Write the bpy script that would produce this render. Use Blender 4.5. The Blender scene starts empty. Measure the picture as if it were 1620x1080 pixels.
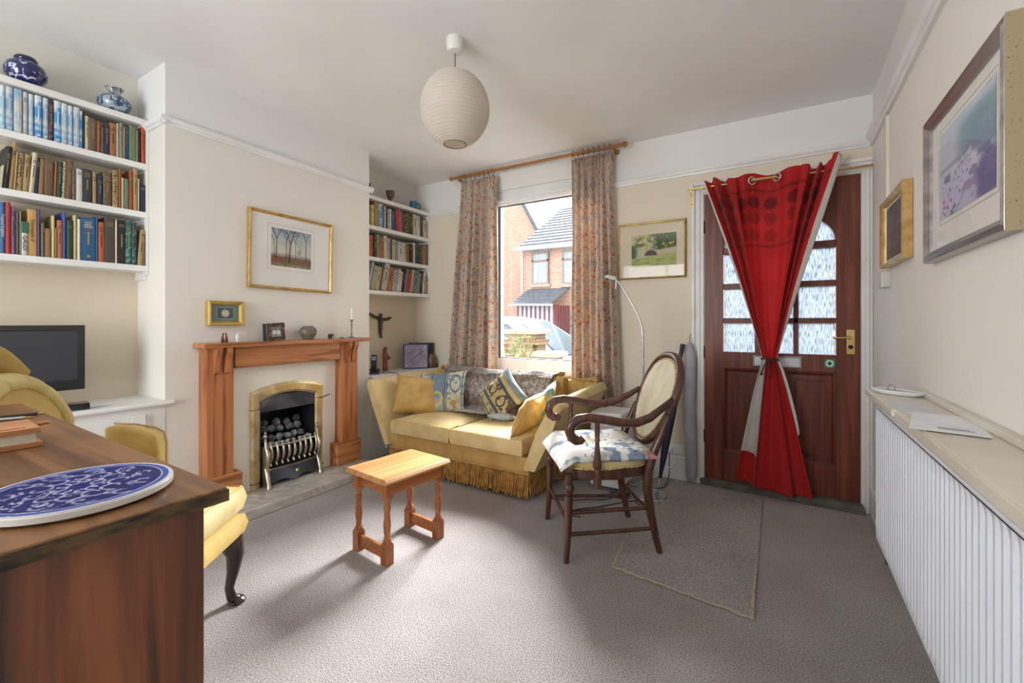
import bpy, bmesh, math, random
import numpy as np
from mathutils import Vector, Matrix
random.seed(7); rng = np.random.RandomState(7)
PI = math.pi
sc = bpy.context.scene
COL = sc.collection
# ------------------------------------------------------------ camera
cam_d = bpy.data.cameras.new('camera'); cam = bpy.data.objects.new('camera', cam_d); COL.objects.link(cam)
cam.location = (0, 0, 1.17); cam.rotation_euler = (PI/2, 0, math.radians(31.3))
cam_d.sensor_width = 36; cam_d.lens = 36*700/1620; cam_d.shift_y = -31.5/1620
cam_d.clip_start = .05; cam_d.clip_end = 200
sc.camera = cam
# ------------------------------------------------------------ view
sc.view_settings.view_transform = 'Standard'; sc.view_settings.look = 'None'
sc.view_settings.exposure = 0.86; sc.view_settings.gamma = 1.0; sc.view_settings.use_curve_mapping = False
# ------------------------------------------------------------ world: bright overcast sky
w = bpy.data.worlds.new('overcast_sky'); sc.world = w; w.use_nodes = True
nt = w.node_tree; bg = nt.nodes['Background']
tc = nt.nodes.new('ShaderNodeTexCoord'); nz = nt.nodes.new('ShaderNodeTexNoise'); nz.inputs['Scale'].default_value = 1.6
cr = nt.nodes.new('ShaderNodeValToRGB'); cr.color_ramp.elements[0].color = (.86, .92, 1, 1); cr.color_ramp.elements[1].color = (1, .99, .97, 1)
nt.links.new(tc.outputs['Generated'], nz.inputs['Vector']); nt.links.new(nz.outputs['Fac'], cr.inputs['Fac']); nt.links.new(cr.outputs['Color'], bg.inputs['Color'])
bg.inputs['Strength'].default_value = 2.6
# ------------------------------------------------------------ sun and added rear fill
def lamp(name, typ, loc, rot, energy, color=(1, 1, 1), **k):
    d = bpy.data.lights.new(name, typ); d.energy = energy; d.color = color
    for a, v in k.items(): setattr(d, a, v)
    o = bpy.data.objects.new(name, d); o.location = loc; o.rotation_euler = rot; COL.objects.link(o); return o
# hazy sun beyond the houses across the street, shining down through the front window
_dir = Vector((.30, -1, -.62)); _q = _dir.to_track_quat('-Z', 'Y').to_euler()
lamp('hazy_sun', 'SUN', (-2, 10, 8), _q, 26.0, (.97, .98, 1), angle=math.radians(40))
# added area lamp brightening the room, set before the added window behind the camera
lamp('added_rear_fill', 'AREA', (-1.9, -1.80, 1.45), (math.radians(90), 0, math.radians(-12)), 30, (.93, .965, 1), shape='RECTANGLE', size=1.5, size_y=1.6)

# ------------------------------------------------------------ helpers
def lin(c):
    if isinstance(c, str):
        c = c.lstrip('#'); c = tuple(int(c[i:i+2], 16)/255 for i in (0, 2, 4))
    return tuple(((x+.055)/1.055)**2.4 if x > .04045 else x/12.92 for x in c[:3])
MC = {}
def mat(name, c1, c2=None, scale=12, stretch=(1, 1, 1), rough=.6, metal=0, bump=0, bscale=60, detail=4, lo=.35, hi=.65,
        sheen=0, trans=0, rot=(0, 0, 0), tex='noise', dist=0, c3=None, coord='Object', spec=.5, coat=0):
    if name in MC: return MC[name]
    m = bpy.data.materials.new(name); m.use_nodes = True; nt = m.node_tree; N = nt.nodes; L = nt.links
    p = N['Principled BSDF']; p.inputs['Roughness'].default_value = rough; p.inputs['Metallic'].default_value = metal
    p.inputs['Specular IOR Level'].default_value = spec
    if coat: p.inputs['Coat Weight'].default_value = coat; p.inputs['Coat Roughness'].default_value = .15
    if sheen: p.inputs['Sheen Weight'].default_value = sheen; p.inputs['Sheen Roughness'].default_value = .4; p.inputs['Sheen Tint'].default_value = (*lin(c1), 1)
    tc = N.new('ShaderNodeTexCoord'); mp = N.new('ShaderNodeMapping')
    mp.inputs['Scale'].default_value = stretch; mp.inputs['Rotation'].default_value = rot
    L.new(tc.outputs[coord], mp.inputs['Vector'])
    if c2 is None: c2 = tuple(x*.9 for x in (lin(c1))); c2l = c2
    else: c2l = lin(c2)
    if tex == 'noise':
        t = N.new('ShaderNodeTexNoise'); t.inputs['Scale'].default_value = scale; t.inputs['Detail'].default_value = detail; t.inputs['Distortion'].default_value = dist; out = t.outputs['Fac']
    elif tex == 'wave':
        t = N.new('ShaderNodeTexWave'); t.inputs['Scale'].default_value = scale; t.inputs['Distortion'].default_value = dist; t.inputs['Detail'].default_value = detail; t.inputs['Detail Scale'].default_value = 1.5; out = t.outputs['Fac']
    else:
        t = N.new('ShaderNodeTexVoronoi'); t.inputs['Scale'].default_value = scale; out = t.outputs['Distance']
    L.new(mp.outputs['Vector'], t.inputs['Vector'])
    r = N.new('ShaderNodeValToRGB'); e = r.color_ramp.elements
    e[0].position = lo; e[1].position = hi; e[0].color = (*lin(c1), 1); e[1].color = (*c2l, 1)
    if c3: x = e.new((lo+hi)/2); x.color = (*lin(c3), 1)
    L.new(out, r.inputs['Fac']); L.new(r.outputs['Color'], p.inputs['Base Color'])
    if bump:
        n2 = N.new('ShaderNodeTexNoise'); n2.inputs['Scale'].default_value = bscale; n2.inputs['Detail'].default_value = 3
        L.new(mp.outputs['Vector'], n2.inputs['Vector'])
        b = N.new('ShaderNodeBump'); b.inputs['Strength'].default_value = bump; b.inputs['Distance'].default_value = .01
        L.new(n2.outputs['Fac'], b.inputs['Height']); L.new(b.outputs['Normal'], p.inputs['Normal'])
    if trans:
        ts = N.new('ShaderNodeBsdfTranslucent'); mx = N.new('ShaderNodeMixShader'); mx.inputs['Fac'].default_value = trans
        L.new(r.outputs['Color'], ts.inputs['Color']); L.new(p.outputs['BSDF'], mx.inputs[1]); L.new(ts.outputs['BSDF'], mx.inputs[2])
        L.new(mx.outputs['Shader'], N['Material Output'].inputs['Surface'])
    MC[name] = m; return m
def wood(name, c1, c2, axis='x', scale=5, rough=.45, dist=6, bump=.05, c3=None, coat=0):
    st = {'x': (.05, 1, 1), 'y': (1, .05, 1), 'z': (1, 1, .05)}[axis]
    return mat(name, c1, c2, scale=scale*4.5, stretch=st, rough=rough, dist=dist*.06, detail=8, bump=bump, bscale=90, lo=.36, hi=.64, c3=c3, coat=coat)
def vmat(name, rough=.6, sheen=0, bump=0, bscale=200, metal=0, coat=0):
    if name in MC: return MC[name]
    m = bpy.data.materials.new(name); m.use_nodes = True; nt = m.node_tree; N = nt.nodes; L = nt.links; p = N['Principled BSDF']
    p.inputs['Roughness'].default_value = rough; p.inputs['Sheen Weight'].default_value = sheen; p.inputs['Metallic'].default_value = metal
    p.inputs['Coat Weight'].default_value = coat
    a = N.new('ShaderNodeAttribute'); a.attribute_name = 'pigment'; L.new(a.outputs['Color'], p.inputs['Base Color'])
    if bump:
        tc = N.new('ShaderNodeTexCoord'); n2 = N.new('ShaderNodeTexNoise'); n2.inputs['Scale'].default_value = bscale; L.new(tc.outputs['Object'], n2.inputs['Vector'])
        b = N.new('ShaderNodeBump'); b.inputs['Strength'].default_value = bump; b.inputs['Distance'].default_value = .01
        L.new(n2.outputs['Fac'], b.inputs['Height']); L.new(b.outputs['Normal'], p.inputs['Normal'])
    MC[name] = m; return m

class B:
    """collects shapes into one mesh"""
    def __init__(s): s.v = []; s.f = []; s.c = None
    def add(s, vs, fs):
        n = len(s.v); s.v += [tuple(v) for v in vs]; s.f += [tuple(i+n for i in f) for f in fs]; return s
    def box(s, x0, x1, y0, y1, z0, z1, M=None):
        vs = [Vector((x, y, z)) for z in (z0, z1) for y in (y0, y1) for x in (x0, x1)]
        if M is not None: vs = [M @ v for v in vs]
        return s.add(vs, [(0, 2, 3, 1), (4, 5, 7, 6), (0, 1, 5, 4), (1, 3, 7, 5), (3, 2, 6, 7), (2, 0, 4, 6)])
    def hexa(s, p): return s.add(p, [(0, 3, 2, 1), (4, 5, 6, 7), (0, 1, 5, 4), (1, 2, 6, 5), (2, 3, 7, 6), (3, 0, 4, 7)])
    def lathe(s, prof, c=(0, 0, 0), seg=24, M=None, cap=True):
        vs = []; fs = []; n = len(prof)
        for r, z in prof:
            for k in range(seg):
                a = 2*PI*k/seg; v = Vector((r*math.cos(a), r*math.sin(a), z))
                if M is not None: v = M @ v
                vs.append(v+Vector(c))
        for i in range(n-1):
            for k in range(seg):
                k2 = (k+1) % seg; fs.append((i*seg+k, i*seg+k2, (i+1)*seg+k2, (i+1)*seg+k))
        if cap:
            fs.append(tuple(range(seg))[::-1]); fs.append(tuple((n-1)*seg+k for k in range(seg)))
        return s.add(vs, fs)
    def tube(s, pts, r, seg=8, sx=1.0, sy=1.0, up=None, cap=True):
        pts = [Vector(p) for p in pts]; n = len(pts)
        if not hasattr(r, '__len__'): r = [r]*n
        vs = []; fs = []; prev = None
        for i, p in enumerate(pts):
            t = (pts[min(i+1, n-1)]-pts[max(i-1, 0)]).normalized()
            if up is not None: a = t.cross(Vector(up)).normalized()
            elif prev is None:
                q = Vector((0, 0, 1)) if abs(t.z) < .9 else Vector((1, 0, 0)); a = t.cross(q).normalized()
            else:
                a = prev-t*prev.dot(t); a = a.normalized() if a.length > 1e-6 else prev
            prev = a; b = t.cross(a)
            for k in range(seg):
                an = 2*PI*(k+.5)/seg; vs.append(p+a*(math.cos(an)*r[i]*sx)+b*(math.sin(an)*r[i]*sy))
        for i in range(n-1):
            for k in range(seg):
                k2 = (k+1) % seg; fs.append((i*seg+k, i*seg+k2, (i+1)*seg+k2, (i+1)*seg+k))
        if cap: fs.append(tuple(range(seg))[::-1]); fs.append(tuple((n-1)*seg+k for k in range(seg)))
        return s.add(vs, fs)
    def prism(s, poly, d0, d1, fn):
        n = len(poly); vs = [fn(a, b, d0) for a, b in poly]+[fn(a, b, d1) for a, b in poly]
        fs = [tuple(range(n)), tuple(range(2*n-1, n-1, -1))]+[(i, i+n, (i+1) % n+n, (i+1) % n) for i in range(n)]
        return s.add(vs, fs)
    def grid(s, fn, nu, nv, closeu=False):
        vs = [fn(i/nu, j/nv) for j in range(nv+1) for i in range(nu+1)]
        W = nu+1
        return s.add(vs, [(j*W+i, j*W+i+1, (j+1)*W+i+1, (j+1)*W+i) for j in range(nv) for i in range(nu)])
    def ball(s, c, r, seg=12, sz=(1, 1, 1)):
        prof = [(r*math.sin(PI*i/8), -r*math.cos(PI*i/8)) for i in range(9)]; prof[0] = (r*.01, -r); prof[-1] = (r*.01, r)
        return s.lathe(prof, c, seg, Matrix.Diagonal((*sz, 1)))
    def ring(s, w, h, prof, cx=0, cz=0):
        """mitred picture-frame ring in the local xz plane; prof = [(inset, y)]"""
        vs = []; n = len(prof)
        for d, y in prof:
            for sx, sz in ((-1, -1), (1, -1), (1, 1), (-1, 1)): vs.append((cx+sx*(w/2-d), y, cz+sz*(h/2-d)))
        fs = [(i*4+k, i*4+(k+1) % 4, ((i+1) % n)*4+(k+1) % 4, ((i+1) % n)*4+k) for i in range(n) for k in range(4)]
        return s.add(vs, fs)
def obj(name, b, m, parent=None, smooth=False, bevel=0, solid=0, sub=0, world=False, seg=2, **props):
    me = bpy.data.meshes.new(name); me.from_pydata(b.v, [], b.f); me.update()
    if b.c is not None:
        at = me.color_attributes.new('pigment', 'FLOAT_COLOR', 'POINT')
        a = np.ones((len(b.v), 4), dtype=np.float32); a[:, :3] = b.c; at.data.foreach_set('color', a.ravel())
    bm = bmesh.new(); bm.from_mesh(me)
    if smooth: bmesh.ops.remove_doubles(bm, verts=bm.verts, dist=2e-5)
    bmesh.ops.recalc_face_normals(bm, faces=bm.faces); bm.to_mesh(me); bm.free()
    if smooth:
        me.shade_smooth(); me.set_sharp_from_angle(angle=math.radians(smooth if smooth is not True else 50))
    me.materials.append(m); o = bpy.data.objects.new(name, me); COL.objects.link(o)
    if parent is not None:
        o.parent = parent
        if world: o.matrix_parent_inverse = rootmat(parent).inverted()
    if bevel:
        q = o.modifiers.new('edge', 'BEVEL'); q.width = bevel; q.segments = seg; q.limit_method = 'ANGLE'; q.angle_limit = math.radians(35)
    if solid:
        q = o.modifiers.new('thick', 'SOLIDIFY'); q.thickness = solid; q.offset = 0
    if sub:
        q = o.modifiers.new('round', 'SUBSURF'); q.levels = sub; q.render_levels = sub
    for k, v in props.items(): o[k] = v
    return o
def rootmat(o):
    m = Matrix.Translation(o.location) @ o.rotation_euler.to_matrix().to_4x4()
    if o.parent is not None: m = rootmat(o.parent) @ o.matrix_parent_inverse @ m
    return m
def tag(o, label, cat, group=None):
    o['label'] = label; o['category'] = cat
    if group: o['group'] = group
    return o
def thing(name, label, cat, loc=(0, 0, 0), rz=0, group=None, rot=None):
    o = bpy.data.objects.new(name, None); COL.objects.link(o); o.empty_display_size = .05
    o.location = loc; o.rotation_euler = rot if rot else (0, 0, rz)
    return tag(o, label, cat, group)
def one(name, b, m, label, cat, group=None, **k):
    return tag(obj(name, b, m, **k), label, cat, group)
def struct(name, b, m, **k):
    o = obj(name, b, m, **k); o['kind'] = 'structure'; return o
def clone(root):
    r = root.copy(); COL.objects.link(r)
    def kids(src, dst):
        for ch in [c for c in bpy.data.objects if c.parent == src]:
            c = ch.copy(); COL.objects.link(c); c.parent = dst; kids(ch, c)
    kids(root, r); return r
def ss(a, b, x): t = np.clip((x-a)/(b-a), 0, 1); return t*t*(3-2*t)
def seg_d(U, V, x0, y0, x1, y1, asp=1):
    dx, dy = (x1-x0)*asp, y1-y0; px, py = (U-x0)*asp, V-y0
    t = np.clip((px*dx+py*dy)/(dx*dx+dy*dy+1e-9), 0, 1); return np.hypot(px-t*dx, py-t*dy), t
_perm = rng.rand(64, 64)
def vnoise(U, V, f):
    x = U*f+13.7; y = V*f+5.3; xi = np.floor(x).astype(int); yi = np.floor(y).astype(int); fx = x-xi; fy = y-yi
    fx = fx*fx*(3-2*fx); fy = fy*fy*(3-2*fy); g = lambda i, j: _perm[i % 64, j % 64]
    return (g(xi, yi)*(1-fx)+g(xi+1, yi)*fx)*(1-fy)+(g(xi, yi+1)*(1-fx)+g(xi+1, yi+1)*fx)*fy
def fbm(U, V, f, n=4): return sum(vnoise(U+i*.37, V-i*.21, f*2**i)/2**(i+1) for i in range(n))
def srgb(a): a = np.clip(a, 0, 1); return np.where(a > .04045, ((a+.055)/1.055)**2.4, a/12.92)
def mixc(c, col, m): return c*(1-m[:, None])+np.array(col)[None, :]*m[:, None]
def painted(fn, nu, nv, place, solidb=None):
    """grid whose paint (pigment attribute) comes from fn(U,V)->rgb; place(u,v)->xyz, v up"""
    b = B(); b.grid(place, nu, nv)
    U = np.array([i/nu for j in range(nv+1) for i in range(nu+1)]); V = np.array([j/nv for j in range(nv+1) for i in range(nu+1)])
    b.c = srgb(fn(U, V)); return b
def pillow_pts(w, h, t, M, nu=22, nv=22, side=1):
    def f(u, v):
        a = 2*u-1; c = 2*v-1
        x = w/2*a*(1-.09*(1-c*c)*abs(a)**3); z = h/2*c*(1-.09*(1-a*a)*abs(c)**3)
        y = side*t/2*(max(0, 1-a**4)**.6)*(max(0, 1-c**4)**.6)*(.85+.15*math.cos(2.2*a)*math.cos(2*c))
        y += (.007*math.sin(7*a+5*c)+.005*math.sin(11*c-6*a+1))*(1-a*a)*(1-c*c)
        return M @ Vector((x, y, z))
    return f
def pillow(b, w, h, t, M):
    b.grid(pillow_pts(w, h, t, M, side=-1), 22, 22); b.grid(pillow_pts(w, h, t, M, side=1), 22, 22); return b
def rbox(b, x0, x1, y0, y1, z0, z1, crown=.02, n=14, ed=.03, M=None):
    """soft cushion block"""
    cx, cy = (x0+x1)/2, (y0+y1)/2; hx, hy = (x1-x0)/2, (y1-y0)/2
    def f(sgn):
        def g(u, v):
            a = 2*u-1; c = 2*v-1
            k = (1-a**6)*(1-c**6); z = (z1 if sgn > 0 else z0)
            z = z+sgn*(crown*(1-a*a)*(1-c*c))-sgn*ed*(1-max(0, k)**.5)*.5
            p = Vector((cx+hx*a, cy+hy*c, z)); return M @ p if M is not None else p
        return g
    b.grid(f(1), n, n); b.grid(f(-1), n, n)
    top = f(1); bot = f(-1)
    per = [(i/n, 0) for i in range(n)]+[(1, i/n) for i in range(n)]+[(1-i/n, 1) for i in range(n)]+[(0, 1-i/n) for i in range(n)]
    vs = [top(*p) for p in per]
    mid = []
    for p in per:
        a = 2*p[0]-1; c = 2*p[1]-1; q = Vector((cx+(hx+ed*.35)*a, cy+(hy+ed*.35)*c, (z0+z1)/2)); mid.append(M @ q if M is not None else q)
    vs += mid+[bot(*p) for p in per]; k = len(per)
    b.add(vs, [(i+o, (i+1) % k+o, (i+1) % k+k+o, i+k+o) for o in (0, k) for i in range(k)])
    return b
# ============================================================ MATERIALS OF THE ROOM
def wallpaint(name, zsplit, low, high):
    m = bpy.data.materials.new(name); m.use_nodes = True; nt = m.node_tree; N = nt.nodes; L = nt.links; p = N['Principled BSDF']
    p.inputs['Roughness'].default_value = .75; p.inputs['Specular IOR Level'].default_value = .3
    tc = N.new('ShaderNodeTexCoord'); sx = N.new('ShaderNodeSeparateXYZ'); L.new(tc.outputs['Object'], sx.inputs[0])
    gt = N.new('ShaderNodeMath'); gt.operation = 'GREATER_THAN'; gt.inputs[1].default_value = zsplit; L.new(sx.outputs['Z'], gt.inputs[0])
    nz = N.new('ShaderNodeTexNoise'); nz.inputs['Scale'].default_value = 2.2; nz.inputs['Detail'].default_value = 5; L.new(tc.outputs['Object'], nz.inputs['Vector'])
    r = N.new('ShaderNodeValToRGB'); L.new(nz.outputs['Fac'], r.inputs['Fac'])
    a = lin(low); r.color_ramp.elements[0].color = (*[x*.955 for x in a], 1); r.color_ramp.elements[1].color = (*a, 1)
    r.color_ramp.elements[0].position = .3; r.color_ramp.elements[1].position = .7
    mx = N.new('ShaderNodeMix'); mx.data_type = 'RGBA'; L.new(gt.outputs[0], mx.inputs['Factor']); L.new(r.outputs['Color'], mx.inputs['A']); mx.inputs['B'].default_value = (*lin(high), 1)
    L.new(mx.outputs['Result'], p.inputs['Base Color'])
    n2 = N.new('ShaderNodeTexNoise'); n2.inputs['Scale'].default_value = 7; n2.inputs['Detail'].default_value = 8; L.new(tc.outputs['Object'], n2.inputs['Vector'])
    b = N.new('ShaderNodeBump'); b.inputs['Strength'].default_value = .18; b.inputs['Distance'].default_value = .02; L.new(n2.outputs['Fac'], b.inputs['Height']); L.new(b.outputs['Normal'], p.inputs['Normal'])
    return m
CREAM, WHITE = '#e4dac6', '#e9e8e4'
M_wf = wallpaint('cream_wall', 2.24, CREAM, WHITE)
M_wb = wallpaint('breast_wall', 2.31, '#e7e3da', '#e8e7e4')
M_wl = wallpaint('alcove_wall', 2.33, '#ddd1bb', '#dedad0')
M_wr = wallpaint('side_wall', 2.24, '#f3efe8', WHITE)
M_white = mat('white_gloss', '#eeeeee', '#e4e3e0', scale=3, rough=.35, bump=.03, bscale=30)
M_ceil = mat('ceiling_paint', '#f0f0ee', '#e9e8e6', scale=1.5, rough=.9, bump=.12, bscale=8)
def carpet_mat():
    m = mat('carpet', '#dad4d2', '#8d8683', scale=190, rough=1, detail=5, lo=.36, hi=.66, bump=1.0, bscale=240, spec=.1, sheen=.2)
    nt = m.node_tree; N = nt.nodes; L = nt.links; p = N['Principled BSDF']; src = p.inputs['Base Color'].links[0].from_socket
    tc = N.new('ShaderNodeTexCoord'); nz = N.new('ShaderNodeTexNoise'); nz.inputs['Scale'].default_value = 2.4; nz.inputs['Detail'].default_value = 3
    L.new(tc.outputs['Object'], nz.inputs['Vector']); r = N.new('ShaderNodeValToRGB'); r.color_ramp.elements[0].color = (.84, .83, .82, 1); r.color_ramp.elements[0].position = .35; r.color_ramp.elements[1].position = .62; L.new(nz.outputs['Fac'], r.inputs['Fac'])
    mx = N.new('ShaderNodeMix'); mx.data_type = 'RGBA'; mx.blend_type = 'MULTIPLY'; mx.inputs['Factor'].default_value = 1; L.new(src, mx.inputs['A']); L.new(r.outputs['Color'], mx.inputs['B']); L.new(mx.outputs['Result'], p.inputs['Base Color'])
    return m
M_carpet = carpet_mat()
# ============================================================ ROOM SHELL
WY, XR, XB, YB0, YB1 = 3.46, .48, -3.0, 1.128, 2.59
XL1, XL2, YBK = -3.375, -3.29, -2.0
def zc(x, y): return 2.563+.0066*(.48-x)+.028*(3.46-y)
struct('floor', B().box(-3.6, .7, -2.2, 3.46, -.12, 0), M_carpet)
b = B(); c4 = [(-3.6, -2.2), (.7, -2.2), (.7, 3.7), (-3.6, 3.7)]
b.hexa([(x, y, zc(x, y)) for x, y in c4]+[(x, y, zc(x, y)+.15) for x, y in c4]); struct('ceiling', b, M_ceil)
# front wall: rectangles around the window (x -2.36..-1.22) and the door
WX0, WX1, WZ0, WZ1 = -2.345, -1.22, .70, 2.385
DX0, DX1, DZ1 = -.476, .425, 2.09
def wallwith(name, x0, x1, y0, y1, z0, z1, holes, m):
    b = B(); xs = sorted({x0, x1}|{h[0] for h in holes}|{h[1] for h in holes}); zs = sorted({z0, z1}|{h[2] for h in holes}|{h[3] for h in holes})
    for i in range(len(xs)-1):
        for j in range(len(zs)-1):
            cx, cz = (xs[i]+xs[i+1])/2, (zs[j]+zs[j+1])/2
            if not any(h[0] < cx < h[1] and h[2] < cz < h[3] for h in holes): b.box(xs[i], xs[i+1], y0, y1, zs[j], zs[j+1])
    return struct(name, b, m)
wallwith('wall_front', -3.6, .7, 3.46, 3.70, -.12, 2.75, [(WX0, WX1, WZ0, WZ1), (DX0, DX1, -.12, DZ1)], M_wf)
struct('wall_right', B().box(XR, .72, -2.2, 3.46, -.12, 2.8), M_wr)
struct('wall_left', B().box(-3.6, XL1, -2.2, YB0, -.12, 2.8), M_wl); struct('wall_recess', B().box(-3.6, XL2, YB1, 3.46, -.12, 2.8), M_wl)
struct('wall_chimney', B().box(-3.6, XB, YB0, 1.65, -.12, 2.8).box(-3.6, XB, 2.06, YB1, -.12, 2.8).box(-3.6, XB, 1.65, 2.06, .67, 2.8).box(-3.6, -3.31, 1.65, 2.06, -.12, .67).box(-3.31, XB, 1.65, 2.06, -.12, .055), M_wb)
wallwith('wall_back', -3.6, .72, -2.2, YBK, -.12, 2.85, [(-2.75, -1.05, .55, 2.35)], M_wr)
# unseen window, added behind the camera to let in more light
def sash(name, x0, x1, y0, y1, z0, z1, fw, label=None):
    r = bpy.data.objects.new(name, None); COL.objects.link(r); r['kind'] = 'structure'; return r
def archglass(name, base=.04, k=.55, tint=(1, 1, 1)):
    m = bpy.data.materials.new(name); m.use_nodes = True; nt = m.node_tree; N = nt.nodes; L = nt.links
    N.remove(N['Principled BSDF']); t = N.new('ShaderNodeBsdfTransparent'); t.inputs['Color'].default_value = (*tint, 1)
    g = N.new('ShaderNodeBsdfGlossy'); g.inputs['Roughness'].default_value = .02
    lw = N.new('ShaderNodeLayerWeight'); lw.inputs['Blend'].default_value = .5; pw = N.new('ShaderNodeMath'); pw.operation = 'POWER'; pw.inputs[1].default_value = 4; L.new(lw.outputs['Facing'], pw.inputs[0])
    ma = N.new('ShaderNodeMath'); ma.operation = 'MULTIPLY_ADD'; ma.inputs[1].default_value = k; ma.inputs[2].default_value = base; L.new(pw.outputs[0], ma.inputs[0]); mx = N.new('ShaderNodeMixShader')
    L.new(ma.outputs[0], mx.inputs['Fac']); L.new(t.outputs[0], mx.inputs[1]); L.new(g.outputs[0], mx.inputs[2]); L.new(mx.outputs[0], N['Material Output'].inputs['Surface'])
    return m
M_glass = archglass('clear_glass')
M_upvc = mat('white_frame_plastic', '#f0f1f3', '#e9eaec', scale=2, rough=.3)
w2 = struct('added_rear_window', B().box(-2.75, -1.05, -2.12, -2.06, .55, .63).box(-2.75, -1.05, -2.12, -2.06, 2.27, 2.35).box(-2.75, -2.67, -2.12, -2.06, .63, 2.27).box(-1.13, -1.05, -2.12, -2.06, .63, 2.27).box(-1.93, -1.87, -2.12, -2.06, .63, 2.27), M_upvc)  # frame of the added rear window, out of view
# front window: frame, gasket, pane, sill
fx0, fx1, fz0, fz1 = -2.289, -1.27, .827, 2.26
w1 = struct('window_1', B().box(WX0, fx0, 3.50, 3.57, WZ0, WZ1).box(fx1, WX1, 3.50, 3.57, WZ0, WZ1).box(fx0, fx1, 3.50, 3.57, WZ0, fz0).box(fx0, fx1, 3.50, 3.57, fz1, WZ1), M_upvc, bevel=.006)
b = B(); g = .008
b.box(fx0, fx0+g, 3.515, 3.55, fz0, fz1).box(fx1-g, fx1, 3.515, 3.55, fz0, fz1).box(fx0, fx1, 3.515, 3.55, fz0, fz0+g).box(fx0, fx1, 3.515, 3.55, fz1-g, fz1)
obj('gasket', b, mat('black_rubber', '#26282a', '#1c1d1e', rough=.7), w1)
obj('pane', B().box(fx0+g, fx1-g, 3.53, 3.534, fz0+g, fz1-g), M_glass, w1)
obj('window_head', B().box(WX0, WX1, 3.475, 3.50, 2.30, WZ1), M_white, w1, bevel=.004)
struct('trim_1', B().box(WX0-.03, WX1+.03, 3.43, 3.50, .67, .70), M_white, bevel=.006)
# picture rails (moulded strips)
def rail(b, p0, p1, nrm, z0, h=.045, d=.03):
    """p0,p1 xy ends on the wall, nrm = xy into the room"""
    prof = [(0, 0), (d*.45, .0), (d*.55, h*.25), (d*.8, h*.35), (d, h*.6), (d, h*.85), (d*.5, h), (0, h)]
    n = Vector((nrm[0], nrm[1], 0))
    A = [Vector((p0[0], p0[1], z0[0]))+n*a+Vector((0, 0, c)) for a, c in prof]; C = [Vector((p1[0], p1[1], z0[1]))+n*a+Vector((0, 0, c)) for a, c in prof]
    k = len(prof); b.add(A+C, [(i, (i+1) % k, (i+1) % k+k, i+k) for i in range(k)]+[tuple(range(k))[::-1], tuple(range(k, 2*k))])
b = B(); rail(b, (XB, YB0-.03), (XB, YB1+.03), (1, 0), (2.297, 2.268)); rail(b, (XL1, YB0+.001), (XB+.0288, YB0+.001), (0, -1), (2.2965, 2.2965), d=.0305); rail(b, (XL2, YB1-.001), (XB+.0288, YB1-.001), (0, 1), (2.2675, 2.2675), d=.0305)
struct('trim_2', b, M_white)
b = B(); rail(b, (-3.085, WY), (XR, WY), (0, -1), (2.238, 2.243)); struct('trim_3', b, M_white)
b = B(); rail(b, (XR, WY), (XR, -2.0), (-1, 0), (2.243, 2.30), h=.085, d=.035); struct('trim_4', b, M_white)
def skirting(name, p0, p1, nrm, h=.155, d=.018):
    b = B(); prof = [(0, 0), (d, 0), (d, h*.8), (d*.7, h*.86), (d*.75, h*.92), (0, h)]; n = Vector((nrm[0], nrm[1], 0))
    A = [Vector((p0[0], p0[1], 0))+n*a+Vector((0, 0, c)) for a, c in prof]; C = [Vector((p1[0], p1[1], 0))+n*a+Vector((0, 0, c)) for a, c in prof]
    k = len(prof); b.add(A+C, [(i, (i+1) % k, (i+1) % k+k, i+k) for i in range(k)]+[tuple(range(k))[::-1], tuple(range(k, 2*k))]); struct(name, b, M_white)
skirting('baseboard_front', (-2.94, WY), (DX0-.085, WY), (0, -1), h=.17)
skirting('baseboard_right', (XR, 3.40), (XR, -2.0), (-1, 0), h=.17)
skirting('baseboard_chimney', (XB, 2.43), (XB, YB1), (1, 0), h=.17)
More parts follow.
